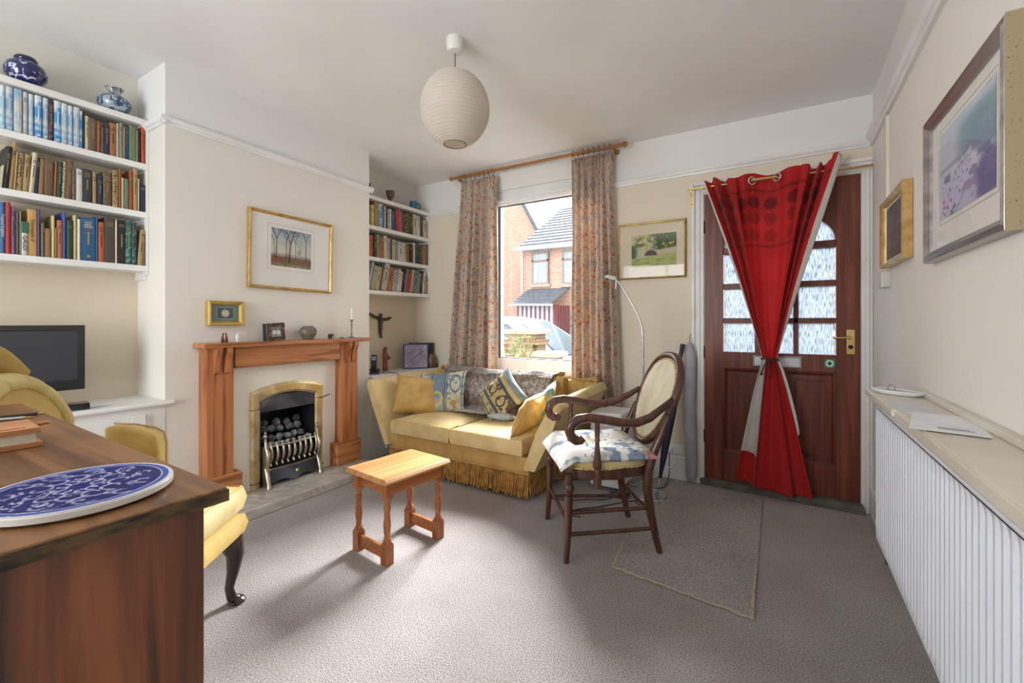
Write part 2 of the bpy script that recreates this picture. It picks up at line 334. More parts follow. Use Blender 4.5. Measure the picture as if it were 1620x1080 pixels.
# ============================================================ FRONT DOOR
M_mahog = wood('mahogany', '#5f2818', '#833f29', 'z', scale=9, rough=.38, c3='#683422')
M_mahogd = wood('mahogany_panel', '#522216', '#733524', 'z', scale=9, rough=.36)
def obscure():
    m = bpy.data.materials.new('rain_glass'); m.use_nodes = True; nt = m.node_tree; N = nt.nodes; L = nt.links
    N.remove(N['Principled BSDF']); tc = N.new('ShaderNodeTexCoord'); mp = N.new('ShaderNodeMapping'); mp.inputs['Scale'].default_value = (1, 1, .09); L.new(tc.outputs['Object'], mp.inputs['Vector'])
    nz = N.new('ShaderNodeTexNoise'); nz.inputs['Scale'].default_value = 230; nz.inputs['Detail'].default_value = 4; L.new(mp.outputs[0], nz.inputs['Vector'])
    r = N.new('ShaderNodeValToRGB'); r.color_ramp.elements[0].color = (.10, .125, .15, 1); r.color_ramp.elements[0].position = .36; r.color_ramp.elements[1].color = (.33, .36, .385, 1); r.color_ramp.elements[1].position = .54; L.new(nz.outputs['Fac'], r.inputs['Fac'])
    t = N.new('ShaderNodeBsdfTranslucent'); L.new(r.outputs['Color'], t.inputs['Color']); tr = N.new('ShaderNodeBsdfTransparent'); L.new(r.outputs['Color'], tr.inputs['Color'])
    rf = N.new('ShaderNodeBsdfRefraction'); rf.inputs['IOR'].default_value = 1.2; rf.inputs['Roughness'].default_value = .5
    bp = N.new('ShaderNodeBump'); bp.inputs['Strength'].default_value = .6; bp.inputs['Distance'].default_value = .004; L.new(nz.outputs['Fac'], bp.inputs['Height'])
    g = N.new('ShaderNodeBsdfGlossy'); g.inputs['Roughness'].default_value = .12; L.new(bp.outputs[0], g.inputs['Normal'])
    m1 = N.new('ShaderNodeMixShader'); m1.inputs['Fac'].default_value = .45; L.new(t.outputs[0], m1.inputs[1]); L.new(tr.outputs[0], m1.inputs[2])
    m2 = N.new('ShaderNodeMixShader'); m2.inputs['Fac'].default_value = .06; L.new(m1.outputs[0], m2.inputs[1]); L.new(g.outputs[0], m2.inputs[2]); L.new(m2.outputs[0], N['Material Output'].inputs['Surface'])
    return m
M_rain = obscure()
cols = [(-.346, -.154), (-.124, .069), (.097, .294)]; rows = [(.958, 1.16), (1.194, 1.398), (1.436, 1.644)]
AZ = 1.690; ARX, ARC = .32, -.026   # arched light above the rows
b = B(); y0, y1 = 3.452, 3.494
b.box(DX0+.004, -.35, y0, y1, .052, DZ1-.006).box(.297, DX1-.004, y0, y1, .052, DZ1-.006)     # stiles
b.box(-.35, .297, y0, y1, .052, .25).box(-.35, .297, y0, y1, .845, rows[0][0])                    # bottom + lock rail
b.box(-.075, .022, y0, y1, .25, .845)
d1 = struct('door_1', b, M_mahog, bevel=.003)
b = B()
for k in range(2): b.box(cols[k][1], cols[k+1][0], y0+.006, y1-.006, rows[0][0], AZ)
for za, zb in ((rows[0][1], rows[1][0]), (rows[1][1], rows[2][0]), (rows[2][1], AZ)): b.box(-.35, .297, y0+.006, y1-.006, za, zb)
obj('glazing_bar', b, M_mahog, d1, bevel=.003)
# head with arched cut-out
b = B(); n = 20
arc = [(ARC+ARX*math.cos(PI*k/n), AZ+.205*math.sin(PI*k/n)) for k in range(n+1)]
for k in range(n):
    (xa, za), (xb, zb) = arc[k], arc[k+1]
    b.hexa([(xb, y0, zb), (xa, y0, za), (xa, y1, za), (xb, y1, zb), (xb, y0, DZ1-.006), (xa, y0, DZ1-.006), (xa, y1, DZ1-.006), (xb, y1, DZ1-.006)])
b.box(-.35, ARC-ARX, y0, y1, AZ, DZ1-.006).box(ARC+ARX, .297, y0, y1, AZ, DZ1-.006)
obj('door_head', b, M_mahog, d1)
b = B()
for a in (45, 90, 135):
    ca, sa = math.cos(math.radians(a)), math.sin(math.radians(a))
    b.tube([(ARC, 3.473, AZ), (ARC+ARX*ca, 3.473, AZ+.205*sa)], .016, 4)
b.lathe([(.06, -.015), (.06, .015)], (ARC, 3.473, AZ), 16, Matrix.Rotation(PI/2, 4, 'X'))
obj('fanlight_bar', b, M_mahog, d1)
for x0, x1 in ((-.35, -.075), (.022, .297)):
    b = B(); b.box(x0, x1, y0+.018, y1-.01, .25, .845); b.ring(x1-x0, .595, [(0, y0+.001), (.008, y0+.001), (.026, y0+.018), (0, y0+.018)], (x0+x1)/2, .5475)
    b.box(x0+.055, x1-.055, y0+.009, y1-.01, .305, .79); obj('panel', b, M_mahogd, d1, bevel=.004)
for (xa, xb) in cols:
    for (za, zb) in rows: obj('pane', B().box(xa, xb, 3.47, 3.474, za, zb), M_rain, d1)
b = B(); b.v = [(ARC, 3.472, AZ)]+[(x, 3.472, z) for x, z in arc]; b.f = [(0, k+1, k+2) for k in range(n)]; obj('pane', b, M_rain, d1, solid=.003)
M_brass = mat('polished_brass', '#dcc486', '#c8ab68', scale=8, rough=.22, metal=1, bump=.02)
M_brassp = mat('pale_brass', '#e8cf90', '#d9bd78', scale=8, rough=.2, metal=1)
b = B().box(.349, .392, 3.444, 3.453, .965, 1.121); hp = obj('handle_plate', b, M_brass, d1, bevel=.003)
b = B().tube([(.37, 3.448, 1.07), (.37, 3.405, 1.07)], .009, 12).tube([(.372, 3.403, 1.07), (.35, 3.40, 1.072), (.31, 3.40, 1.068), (.278, 3.402, 1.07)], [.009, .0085, .0075, .009], 10); obj('lever', b, M_brassp, hp, smooth=True)
b = B().lathe([(.011, 0), (.013, .004), (.004, .005)], (.37, 3.444, 1.012), 16, Matrix.Rotation(PI/2, 4, 'X')); b.box(.368, .372, 3.437, 3.4385, 1.0, 1.012); obj('keyhole_cover', b, mat('dark_bronze', '#3b2e1a', '#2c2212', metal=.7, rough=.4), hp, smooth=True)
obj('letter_plate', B().box(-.165, .114, 3.446, 3.453, .865, .94).ring(.279, .075, [(0, 3.446), (.006, 3.441), (.012, 3.446), (.006, 3.449)], -.0255, .9025), mat('satin_aluminium', '#c3c6c9', '#b3b7bb', metal=.6, rough=.35), d1, bevel=.002)
s1 = obj('round_badge_sticker', B().box(.237, .291, 3.4505, 3.4525, .877, .931), mat('green_sticker', '#2f8f6f', '#2a8264', rough=.5), d1)
b = B().lathe([(.022, 0), (.022, .0008)], (.264, 3.4504, .904), 24, Matrix.Rotation(PI/2, 4, 'X')); obj('pale_disc', b, mat('sticker_white', '#dfeee8'), s1)
b = B()
for k in range(4):
    Mx = Matrix.Translation((.264, 3.4485, .904)) @ Matrix.Rotation(k*PI/2+PI/4*0, 4, 'Y'); b.box(-.005, .005, 0, .0008, 0, .015, Mx); 
b.lathe([(.008, 0), (.008, .0008)], (.264, 3.4493, .904), 16, Matrix.Rotation(PI/2, 4, 'X')); obj('green_cross', b, mat('green_sticker'  , '#2f8f6f'), s1)
for z in (1.85, .95, .35): obj('hinge', B().tube([(DX0+.001, 3.447, z-.045), (DX0+.001, 3.447, z+.045)], .006, 8), mat('dark_iron', '#2a2725', '#3a3632', metal=.5, rough=.5), d1)
# jamb, architrave, sill
M_arch = mat('white_trim_old', '#e9e8e6', '#d9d6ce', scale=5, rough=.4, lo=.45, hi=.8, bump=.05)
b = B().box(-.561, DX0, 3.44, 3.462, 0, 2.175).box(DX1, .478, 3.44, 3.462, .0, 2.175).box(DX0, DX1, 3.44, 3.462, DZ1, 2.175)
b.box(-.552, -.535, 3.425, 3.44, 0, 2.165).box(-.52, -.50, 3.432, 3.44, 0, 2.12).box(-.561, .478, 3.425, 3.44, 2.15, 2.175).box(-.50, .46, 3.432, 3.44, 2.10, 2.12).box(.44, .462, 3.43, 3.44, 0, 2.12)
struct('trim_5', b, M_arch, bevel=.003)
struct('trim_6', B().box(DX0, DX0+.004, 3.45, 3.7, 0, DZ1).box(DX1-.004, DX1, 3.45, 3.7, 0, DZ1).box(DX0, DX1, 3.45, 3.7, DZ1-.005, DZ1), M_arch)
struct('trim_7', B().hexa([(-.50, 3.43, 0), (.43, 3.375, 0), (.43, 3.70, 0), (-.50, 3.70, 0), (-.50, 3.44, .048), (.43, 3.395, .048), (.43, 3.70, .048), (-.50, 3.70, .048)]), mat('grey_stone_sill', '#66645c', '#4d4b45', scale=14, rough=.8, bump=.3, bscale=40), bevel=.006)
# ============================================================ OUTSIDE
def brick(name, c1, c2, mort, sx=1.0):
    m = bpy.data.materials.new(name); m.use_nodes = True; nt = m.node_tree; N = nt.nodes; L = nt.links; p = N['Principled BSDF']; p.inputs['Roughness'].default_value = .9
    tc = N.new('ShaderNodeTexCoord'); mp = N.new('ShaderNodeMapping'); mp.inputs['Rotation'].default_value = (PI/2, 0, 0); L.new(tc.outputs['Object'], mp.inputs['Vector'])
    t = N.new('ShaderNodeTexBrick'); t.inputs['Scale'].default_value = 1; t.inputs['Brick Width'].default_value = .23; t.inputs['Row Height'].default_value = .08; t.inputs['Mortar Size'].default_value = .008
    for k, c in (('Color1', c1), ('Color2', c2), ('Mortar', mort)): t.inputs[k].default_value = (*lin(c), 1)
    L.new(mp.outputs[0], t.inputs['Vector']); L.new(t.outputs['Color'], p.inputs['Base Color']); return m
M_brick = brick('orange_brick', '#b98c78', '#a67a66', '#bbad9f'); M_brick2 = brick('red_brick', '#b28672', '#a07662', '#b5a497')
M_slate = mat('grey_slate', '#565c64', '#454a52', scale=6, stretch=(1, 6, 6), rough=.7)
M_road = mat('asphalt', '#77777a', '#67676a', scale=30, rough=.95)
struct('ground_outside', B().box(-30, 20, 3.7, 40, -.6, -.35), M_road)
M_pale = mat('pale_stone', '#a2988a', '#8f8577', scale=8, rough=.9); M_pvc = mat('white_pvc_outside', '#b4b6b8'); M_darkred = mat('maroon_paint', '#7a3f40', '#6a3436', rough=.5)
M_wglass = mat('house_window_glass', '#9aa5b0', '#c2cad2', scale=1.5, rough=.1)
h = thing('terraced_house', 'orange brick house with grey tiled roof and small porch seen across the street', 'house', (-6, 15, -.35))
obj('wall', B().box(-8.25, 2, 14.3, 22, -.35, 3.85), M_brick, h, world=True)
def roof_tiles(b, x0a, x0b, x1, y0, z0, y1, z1, n, th=.05):
    for k in range(n):
        t0, t1 = k/n, (k+1)/n; ya, yb = y0+(y1-y0)*t0, y0+(y1-y0)*t1; za, zb = z0+(z1-z0)*t0, z0+(z1-z0)*t1; xa, xb = x0a+(x0b-x0a)*t0, x0a+(x0b-x0a)*t1
        b.hexa([(xa, ya, za), (x1, ya, za), (x1, yb, zb-th*.3), (xb, yb, zb-th*.3), (xa, ya, za+th), (x1, ya, za+th), (x1, yb, zb+th*.2), (xb, yb, zb+th*.2)])
b = B(); roof_tiles(b, -8.35, -7.9, 2, 14.0, 3.82, 17.2, 6.0, 14); b.hexa([(-8.25, 14.3, 3.85), (-8.0, 17.2, 3.85), (-8.0, 20, 3.85), (-8.25, 20.4, 3.85), (-8.2, 14.3, 3.86), (-7.95, 17.2, 5.95), (-7.95, 17.25, 5.95), (-8.2, 20.4, 3.86)])
obj('roof', b, M_slate, h, world=True)
obj('gutter', B().tube([(-8.4, 13.95, 3.8), (2, 13.95, 3.72)], .06, 8).tube([(-8.2, 14.2, 3.8), (-8.2, 14.2, 2.2)], .04, 8), M_pvc, h, world=True)
for x0, x1, z0, z1 in ((-7.80, -7.12, 2.52, 3.68), (-6.58, -5.9, 2.48, 3.66), (-6.4, -5.6, -.1, 1.35), (-5, -4, 2.5, 3.66)):
    wn = obj('window', B().box(x0, x1, 14.24, 14.30, z0, z1).ring(x1-x0, z1-z0, [(0, 14.2), (.06, 14.2), (.06, 14.26), (0, 14.26)], (x0+x1)/2, (z0+z1)/2).box(x0, x1, 14.2, 14.26, z1-.33, z1-.27), mat('brown_window_frame', '#8a7b74', '#7b6d66'), h, world=True)
    obj('pane', B().box(x0+.06, x1-.06, 14.225, 14.239, z0+.06, z1-.36).box(x0+.06, x1-.06, 14.225, 14.239, z1-.27, z1-.06), mat('net_curtained_glass', '#9ca3aa', '#7c848c', scale=9, stretch=(3, 1, .1), rough=.4), wn, world=True)
    obj('lintel', B().hexa([(x0-.06, 14.27, z1), (x1+.06, 14.27, z1), (x1+.06, 14.3, z1), (x0-.06, 14.3, z1), (x0-.17, 14.27, z1+.2), (x1+.17, 14.27, z1+.2), (x1+.17, 14.3, z1+.2), (x0-.17, 14.3, z1+.2)]), M_pale, h, world=True); obj('sill', B().box(x0-.06, x1+.06, 14.2, 14.3, z0-.1, z0), M_pale, h, world=True)
pr = B(); roof_tiles(pr, -7.85, -7.95, -6.32, 12.8, 1.75, 14.3, 2.35, 7)
po = obj('porch_roof', pr, M_slate, h, world=True); obj('porch_gutter', B().tube([(-7.9, 12.78, 1.74), (-6.25, 12.78, 1.7)], .04, 6), M_pvc, po, world=True)
b = B().box(-7.75, -6.35, 13.1, 13.16, -.35, .3)
for k in range(9): b.box(-7.75+k*.17, -7.69+k*.17, 13.08, 13.16, -.35, 1.72)
for k in range(6): b.box(-6.35, -6.29, 13.16+k*.2, 13.22+k*.2, -.35, 1.72)
obj('porch_screen', b, M_darkred, h, world=True); obj('porch_glass', B().box(-7.75, -6.4, 13.1, 13.12, .3, 1.7), M_wglass, h, world=True)
h2 = thing('gabled_house', 'red brick gable end of the house behind the porch house', 'house', (-13, 20, -.35))
b = B(); b.prism([(-20, -.35), (-9.6, -.35), (-9.6, 4.5), (-11.3, 7.5), (-16, 9.2), (-20, 7)], 19.0, 28, lambda a, c, d: (a, d, c)); obj('wall', b, M_brick2, h2, world=True)
b = B(); b.hexa([(-16, 18.7, 9.2), (-13.2, 18.7, 6.4), (-13.2, 28, 6.4), (-16, 28, 9.2), (-16, 18.7, 9.35), (-12.3, 18.7, 7.95), (-12.3, 28, 7.95), (-16, 28, 9.35)]) if False else b.prism([(-16, 9.25), (-11.2, 7.5), (-9.5, 4.5), (-9.35, 4.5), (-11.1, 7.65), (-16, 9.45)], 18.8, 28, lambda a, c, d: (a, d, c))
obj('roof', b, M_slate, h2, world=True)
# car: lengthways along the street, bonnet to the right
M_car = mat('white_car_paint', '#bcc0c4', '#b6babe', scale=1, rough=.12, coat=.6); M_cglass = mat('car_glass', '#4f5b62', '#424d54', scale=1.2, rough=.05)
car = thing('car', 'white car parked in the street in front of the porch house', 'car', (-4.3, 7.4, -.35))
side = [(-6.4, -.05), (-6.45, .55), (-6.25, .7), (-5.9, 1.12), (-5.3, 1.26), (-4.6, 1.27), (-4.05, 1.19), (-3.55, .88), (-3.15, .58), (-2.5, .48), (-2.15, .33), (-2.05, .0), (-2.1, -.15), (-6.3, -.15)]
b = B(); cc = -4.3
def carp(a, c, d):
    k = max(0, (c-.55)/.75); return (a, 7.4+d*(.86-.2*k), c)
b.prism(side, -1, 1, carp); obj('body', b, M_car, car, world=True, bevel=.05, seg=3, smooth=35)
b = B(); b.prism([(-5.7, .62), (-5.85, 1.0), (-5.3, 1.17), (-4.6, 1.19), (-4.15, 1.12), (-3.6, .8), (-3.35, .62)], -1.015, -1.005, carp); obj('side_window', b, mat('dark_car_glass', '#5d6b74', '#49545c', rough=.08), car, world=True)
b = B(); b.hexa([(-4.0, 6.85, 1.165), (-3.13, 6.7, .60), (-3.13, 8.1, .60), (-4.0, 7.95, 1.165), (-3.99, 6.85, 1.18), (-3.12, 6.7, .615), (-3.12, 8.1, .615), (-3.99, 7.95, 1.18)]); obj('windscreen', b, M_cglass, car, world=True)
obj('door_mirror', B().ball((-3.62, 6.48, .66), .09, 12, (1, .8, .7)), M_car, car, world=True, smooth=True)
for x in (-5.6, -2.8):
    wl = obj('wheel', B().lathe([(.20, -.1), (.3, -.08), (.3, .08), (.2, .1)], (x, 6.62, -.05), 24, Matrix.Rotation(PI/2, 4, 'X')), mat('tyre', '#26272a', '#1c1d1f', rough=.8), car, world=True, smooth=True)
    obj('hub_cap', B().lathe([(.19, 0), (.17, .02), (.03, .03)], (x, 6.51, -.05), 20, Matrix.Rotation(PI/2, 4, 'X')), mat('wheel_silver', '#b9bcc0', metal=.7, rough=.3), wl, world=True, smooth=True)
# front garden wall with two piers, and a shrub
one('garden_wall', B().box(-4.6, -2.75, 5.2, 5.42, -.35, .86).box(-4.65, -2.72, 5.15, 5.47, .86, .93), brick('buff_brick', '#7d684e', '#6a5640', '#817767'), 'low buff brick garden wall outside the window, behind the shrub', 'wall')
for i, (x, y, z, s) in enumerate(((-3.0, 5.33, 1.0, .19), (-2.52, 5.0, .73, .15))):
    p = thing('wall_pier', ['buff brick pier with flat stone cap at the end of the garden wall', 'short brick pier with flat stone cap closest to the window'][i], 'pier', (x, y, -.35))
    obj('shaft', B().box(x-s, x+s, y-s, y+s, -.35, z), MC.get('x') or bpy.data.materials['buff_brick'], p, world=True)
    obj('cap', B().box(x-s-.05, x+s+.05, y-s-.05, y+s+.05, z, z+.06), M_pale, p, world=True, bevel=.01)
sh = thing('garden_shrub', 'green and grey leafy shrub growing just outside the window', 'shrub', (-2.8, 4.5, -.35))
b = B(); bs = B()
for k in range(46):
    a = random.random()*2*PI; r0 = random.random()*.25; q = Vector((-2.78+r0*math.cos(a), 4.45+r0*math.sin(a)*.7, -.35)); tip = Vector((-2.84+.52*random.uniform(-1, 1), 4.45+random.uniform(-.35, .35), random.uniform(.55, 1.08)))
    pts = [q.lerp(tip, t)+Vector((0, 0, .12*math.sin(PI*t))) for t in (0, .33, .66, 1)]; bs.tube(pts, [.008, .006, .004, .002], 4)
    for j in range(22):
        t = random.uniform(.35, 1); c = q.lerp(tip, t)+Vector((random.uniform(-.07, .07), random.uniform(-.07, .07), random.uniform(-.02, .12))); d = Vector((random.uniform(-1, 1), random.uniform(-1, 1), random.uniform(-.2, 1))).normalized(); s_ = d.cross(Vector((random.random(), random.random(), 1))).normalized(); L_ = random.uniform(.03, .06)
        b.add([c-d*L_, c+s_*L_*.3, c+d*L_, c-s_*L_*.3], [(0, 1, 2, 3)])
obj('foliage', b, mat('shrub_leaves', '#52702e', '#7c8c60', scale=9, c3='#3f5c26', rough=.6, trans=.3), sh, world=True); obj('stem', bs, mat('twig', '#8c8272', '#766b5b'), sh, world=True)
# ============================================================ BOOKS (y0, y1, height, colour, lean)
LA =[ (0.542,0.560,0.212,'cyan',0),(0.560,0.586,0.214,'bluewhite',0),(0.587,0.615,0.215,'palewhite',0),(0.617,0.635,0.213,'greywhite',0),(0.637,0.656,0.211,'paleblue',0),(0.658,0.684,0.213,'brightblue',0),(0.686,0.708,0.213,'bluewhite',0),(0.708,0.728,0.205,'navyred',0),(0.728,0.755,0.215,'brightblue',0),(0.755,0.780,0.214,'paleblue',0),(0.780,0.800,0.211,'bluewhite',0),(0.801,0.827,0.213,'paleblue',0),(0.827,0.838,0.202,'brightblue',0),(0.838,0.847,0.179,'black',0),(0.847,0.865,0.184,'cream',0),(0.865,0.895,0.179,'brown',0),(0.895,0.912,0.173,'russet',0),(0.912,0.927,0.148,'brown',0),(0.927,0.951,0.164,'navy',0),(0.951,0.979,0.187,'orangebrown',0),(0.979,0.992,0.192,'greycream',0),(0.992,1.009,0.200,'greyolive',0),(1.009,1.020,0.183,'tan',0),(1.020,1.037,0.189,'blue',0),(1.037,1.070,0.204,'green',0),(1.070,1.080,0.187,'cream',0),(1.080,1.095,0.191,'black',0),(1.095,1.112,0.217,'orangered',0),(1.112,1.126,0.190,'tanbrown',0) ]
LB =[ (0.542,0.549,0.111,'greycream',4),(0.549,0.567,0.209,'black',4),(0.568,0.585,0.239,'tan',4),(0.585,0.594,0.188,'tan',3),(0.594,0.615,0.187,'tanprint',3),(0.615,0.637,0.190,'tan',3),(0.637,0.655,0.206,'cream',4),(0.655,0.671,0.186,'navy',3),(0.671,0.692,0.182,'tanbrown',2),(0.692,0.724,0.194,'brown',1),(0.724,0.737,0.181,'redtan',2),(0.737,0.756,0.189,'darkgreen',2),(0.756,0.770,0.194,'creamblack',2),(0.770,0.796,0.207,'brown',2),(0.796,0.811,0.169,'printbrown',0),(0.811,0.837,0.171,'white',0),(0.837,0.876,0.181,'charcoal',0),(0.878,0.896,0.172,'tan',0),(0.899,0.922,0.161,'navy',0),(0.923,0.959,0.191,'redgreen',0),(0.962,0.988,0.208,'tanprint',0),(0.988,1.002,0.222,'rust',0),(1.002,1.014,0.177,'cream',0),(1.015,1.037,0.175,'green',0),(1.038,1.056,0.226,'rust',0),(1.056,1.077,0.243,'tan',0),(1.078,1.085,0.190,'cream',0),(1.086,1.116,0.161,'navy',0) ]
LC =[ (0.542,0.559,0.249,'blue',0),(0.559,0.576,0.252,'red',0),(0.577,0.594,0.237,'mauve',0),(0.594,0.605,0.211,'darkgrey',0),(0.605,0.612,0.213,'beige',0),(0.612,0.634,0.168,'gaudi',0),(0.634,0.667,0.233,'tanyellow',0),(0.667,0.678,0.240,'purple',0),(0.679,0.695,0.174,'olive',0),(0.695,0.718,0.148,'tanbrown',0),(0.719,0.731,0.218,'paleyellow',0),(0.732,0.738,0.156,'tan',0),(0.738,0.760,0.199,'striped',0),(0.760,0.775,0.245,'royalblue',0),(0.776,0.800,0.207,'darkgreen',0),(0.801,0.816,0.238,'paleyellow',0),(0.817,0.830,0.221,'white',0),(0.831,0.892,0.235,'blue',0),(0.892,0.901,0.249,'blue',0),(0.902,0.928,0.221,'orange',0),(0.929,0.975,0.253,'darkbrown',0),(0.975,0.984,0.244,'cream',0),(0.985,1.021,0.249,'black',0),(1.021,1.051,0.255,'swirl',0),(1.052,1.075,0.246,'blackteal',0),(1.076,1.101,0.209,'tan',4),(1.102,1.119,0.186,'brown',0) ]
RA =[ (2.678,2.708,0.180,'olivetan',0),(2.709,2.746,0.188,'paleyellow',0),(2.747,2.791,0.216,'tan',0),(2.797,2.839,0.218,'lightblue',0),(2.841,2.864,0.211,'purplegrey',0),(2.865,2.882,0.206,'white',0),(2.883,2.902,0.205,'navy',0),(2.903,2.924,0.190,'cream',0),(2.926,2.946,0.194,'white',0),(2.947,2.985,0.186,'blue',0),(2.987,2.999,0.197,'charcoal',0),(3.000,3.035,0.207,'red',0),(3.036,3.059,0.214,'pinkred',0),(3.060,3.084,0.203,'mauve',0),(3.086,3.124,0.195,'darkred',0),(3.126,3.156,0.213,'blacklime',0),(3.158,3.176,0.197,'brown',0),(3.177,3.231,0.205,'darkolive',0),(3.232,3.284,0.211,'cream',0),(3.286,3.329,0.205,'white',0),(3.331,3.377,0.204,'darkgrey',0),(3.378,3.430,0.181,'cream',0),(3.431,3.466,0.178,'beige',0) ]
RB =[ (2.678,2.691,0.190,'tan',0),(2.692,2.730,0.192,'orangered',0),(2.731,2.768,0.206,'blackgreen',0),(2.770,2.804,0.209,'greyolive',0),(2.805,2.854,0.185,'orangebrown',0),(2.855,2.893,0.212,'cream',0),(2.894,2.930,0.198,'whitenavy',0),(2.931,2.957,0.193,'darkbrown',0),(2.958,2.996,0.188,'beige',0),(2.998,3.034,0.194,'grey',0),(3.035,3.097,0.182,'palegrey',0),(3.099,3.123,0.183,'cream',0),(3.124,3.154,0.188,'tan',0),(3.155,3.179,0.187,'brown',0),(3.180,3.214,0.186,'black',0),(3.216,3.238,0.190,'rust',0),(3.240,3.261,0.205,'white',0),(3.263,3.304,0.210,'teal',0),(3.306,3.339,0.188,'charcoal',0),(3.340,3.377,0.194,'brown',0),(3.378,3.401,0.198,'tan',0),(3.402,3.431,0.208,'tanbrown',0),(3.433,3.461,0.218,'brown',0) ]
RC =[ (2.675,2.692,0.255,'palegrey',12),(2.695,2.744,0.221,'greygreen',12),(2.746,2.793,0.212,'creamtan',11),(2.796,2.821,0.211,'brown',11),(2.824,2.883,0.256,'whiteprint',11),(2.886,2.947,0.227,'orangebrown',9),(2.950,2.982,0.212,'whiteblack',9),(2.985,3.013,0.205,'whiteblack',9),(3.015,3.038,0.219,'white',9),(3.041,3.069,0.201,'cream',9),(3.071,3.103,0.219,'black',10),(3.106,3.137,0.228,'bluegrey',10),(3.140,3.184,0.195,'red',10),(3.187,3.208,0.236,'creamtan',11),(3.211,3.293,0.220,'greenblue',9),(3.296,3.321,0.204,'tan',8),(3.324,3.359,0.229,'navy',7),(3.362,3.394,0.216,'whiteblue',7),(3.397,3.453,0.187,'tan',6) ]
# ============================================================ FIREPLACE
M_pine = wood('orange_pine', '#bd7c4c', '#834726', 'z', scale=7, rough=.4, dist=10, c3='#b06f44')
M_pineh = wood('orange_pine_along', '#c38454', '#8b502c', 'y', scale=7, rough=.4, dist=10, c3='#b8784a')
M_marble = mat('pale_marble', '#cfcbc2', '#aaa69c', scale=9, rough=.25, detail=8, dist=1.2, lo=.35, hi=.7, bump=.02)
one('hearth_slab', B().box(-3.0, -2.665, 1.18, 2.44, 0, .06), M_marble, 'pale marble hearth slab on the carpet under the fireplace', 'hearth', bevel=.006)
fs = thing('fireplace_surround', 'orange pine fireplace surround with corbelled mantel shelf on the chimney breast', 'fireplace', (-2.95, 1.83, .06))
kw = dict(parent=fs, world=True)
obj('mantel_shelf', B().box(-3.0, -2.85, 1.265, 2.48, 1.012, 1.04), M_pineh, bevel=.004, **kw)
obj('frieze', B().box(-3.0, -2.905, 1.46, 2.23, .878, 1.012), M_pineh, bevel=.003, **kw)
for (a, c, p0, p1) in ((1.297, 1.449, 1.285, 1.494), (2.234, 2.389, 2.166, 2.408)):
    obj('pilaster', B().box(-3.0, -2.90, a, c, .06, 1.012), M_pine, bevel=.004, **kw)
    obj('plinth', B().box(-3.0, -2.885, p0 if p0 < 2 else 2.190, p1 if p1 < 2 else 2.41, .06, .235), M_pineh, bevel=.005, **kw)
    for dy in (.030, .088):
        prof = [(0, 1.012), (.045, 1.012), (.045, .985), (.038, .965), (.026, .945), (.020, .91), (.017, .88), (.012, .86), (0, .85)]
        obj('corbel', B().prism(prof, a+dy+.005, a+dy+.04, lambda x, z, d: (-2.90+x, d, z)), M_pine, bevel=.002, **kw)
obj('back_panel', B().box(-3.0, -2.975, 1.44, 1.60, .06, .88).box(-3.0, -2.975, 2.10, 2.24, .06, .88).box(-3.0, -2.975, 1.60, 2.10, .70, .88), mat('cream_back_panel', '#f2eee4', '#ece7da', scale=3, rough=.5), **kw)
gf = thing('gas_fire', 'inset coal-effect gas fire with arched brass frame and barred fret', 'fireplace', (-2.95, 1.86, .06))
kw = dict(parent=gf, world=True)
# arched brass frame: ring between outer and inner arch
def archpts(y0, y1, zs, rise, n=14, z0=.06):
    return [(y0, z0)]+[(y0+(y1-y0)*k/n, zs+rise*math.sin(PI*k/n)**1.0*1.0 if False else zs+rise*(1-(2*k/n-1)**2)) for k in range(n+1)]+[(y1, z0)]
O_ = archpts(1.585, 2.120, .705, .045); I_ = archpts(1.652, 2.058, .635, .04)
b = B(); n = len(O_); X0, X1 = -2.99, -2.958
def fv(p, x): return (x, p[0], p[1])
vs = [fv(p, X0) for p in O_]+[fv(p, X1-.012) for p in O_]+[fv((p[0]+(q[0]-p[0])*.25, p[1]+(q[1]-p[1])*.25), X1) for p, q in zip(O_, I_)]+[fv((p[0]+(q[0]-p[0])*.8, p[1]+(q[1]-p[1])*.8), X1-.004) for p, q in zip(O_, I_)]+[fv(p, X1-.016) for p in I_]+[fv(p, X0) for p in I_]
b.add(vs, [(r*n+i, r*n+i+1, (r+1)*n+i+1, (r+1)*n+i) for r in range(5) for i in range(n-1)]+[tuple(r*n for r in range(6)), tuple(r*n+n-1 for r in range(6))])
fr = obj('brass_frame', b, mat('aged_brass', '#efe2bd', '#cdb37c', scale=7, rough=.28, metal=.75, dist=1, bump=.03, bscale=20), smooth=30, **kw)
b = B().box(-2.98, -2.9555, 1.583, 1.653, .098, .101).box(-2.98, -2.9555, 1.583, 1.653, .585, .588).box(-2.98, -2.9555, 2.056, 2.121, .098, .101).box(-2.98, -2.9555, 2.056, 2.121, .60, .603)
obj('frame_joint', b, mat('dark_brass_line', '#6b5228', '#5c4520', metal=.6), fr, world=True)
M_blk = mat('fire_black', '#1d2026', '#272b33', scale=10, rough=.45); M_steelbk = mat('blued_steel', '#3d4250', '#7d8494', scale=4, rough=.35, metal=.5, dist=.6, lo=.4, hi=.75)
b = B().box(-3.30, -3.29, 1.66, 2.05, .06, .66).box(-3.3, -2.975, 1.652, 1.657, .06, .66).box(-3.3, -2.975, 2.053, 2.058, .06, .66).box(-3.3, -2.975, 1.652, 2.058, .665, .67).box(-3.3, -2.975, 1.652, 2.058, .06, .065)
obj('firebox', b, M_blk, **kw)
b = B(); b.prism([(1.655, .56), (1.655, .63)]+[(1.655+.4*k/10, .635+.036*(1-(2*k/10-1)**2)) for k in range(11)]+[(2.055, .63), (2.055, .56)], -2.985, -2.975, lambda a, c, d: (d, a, c))
obj('hood_plate', b, M_steelbk, **kw)
b = B()
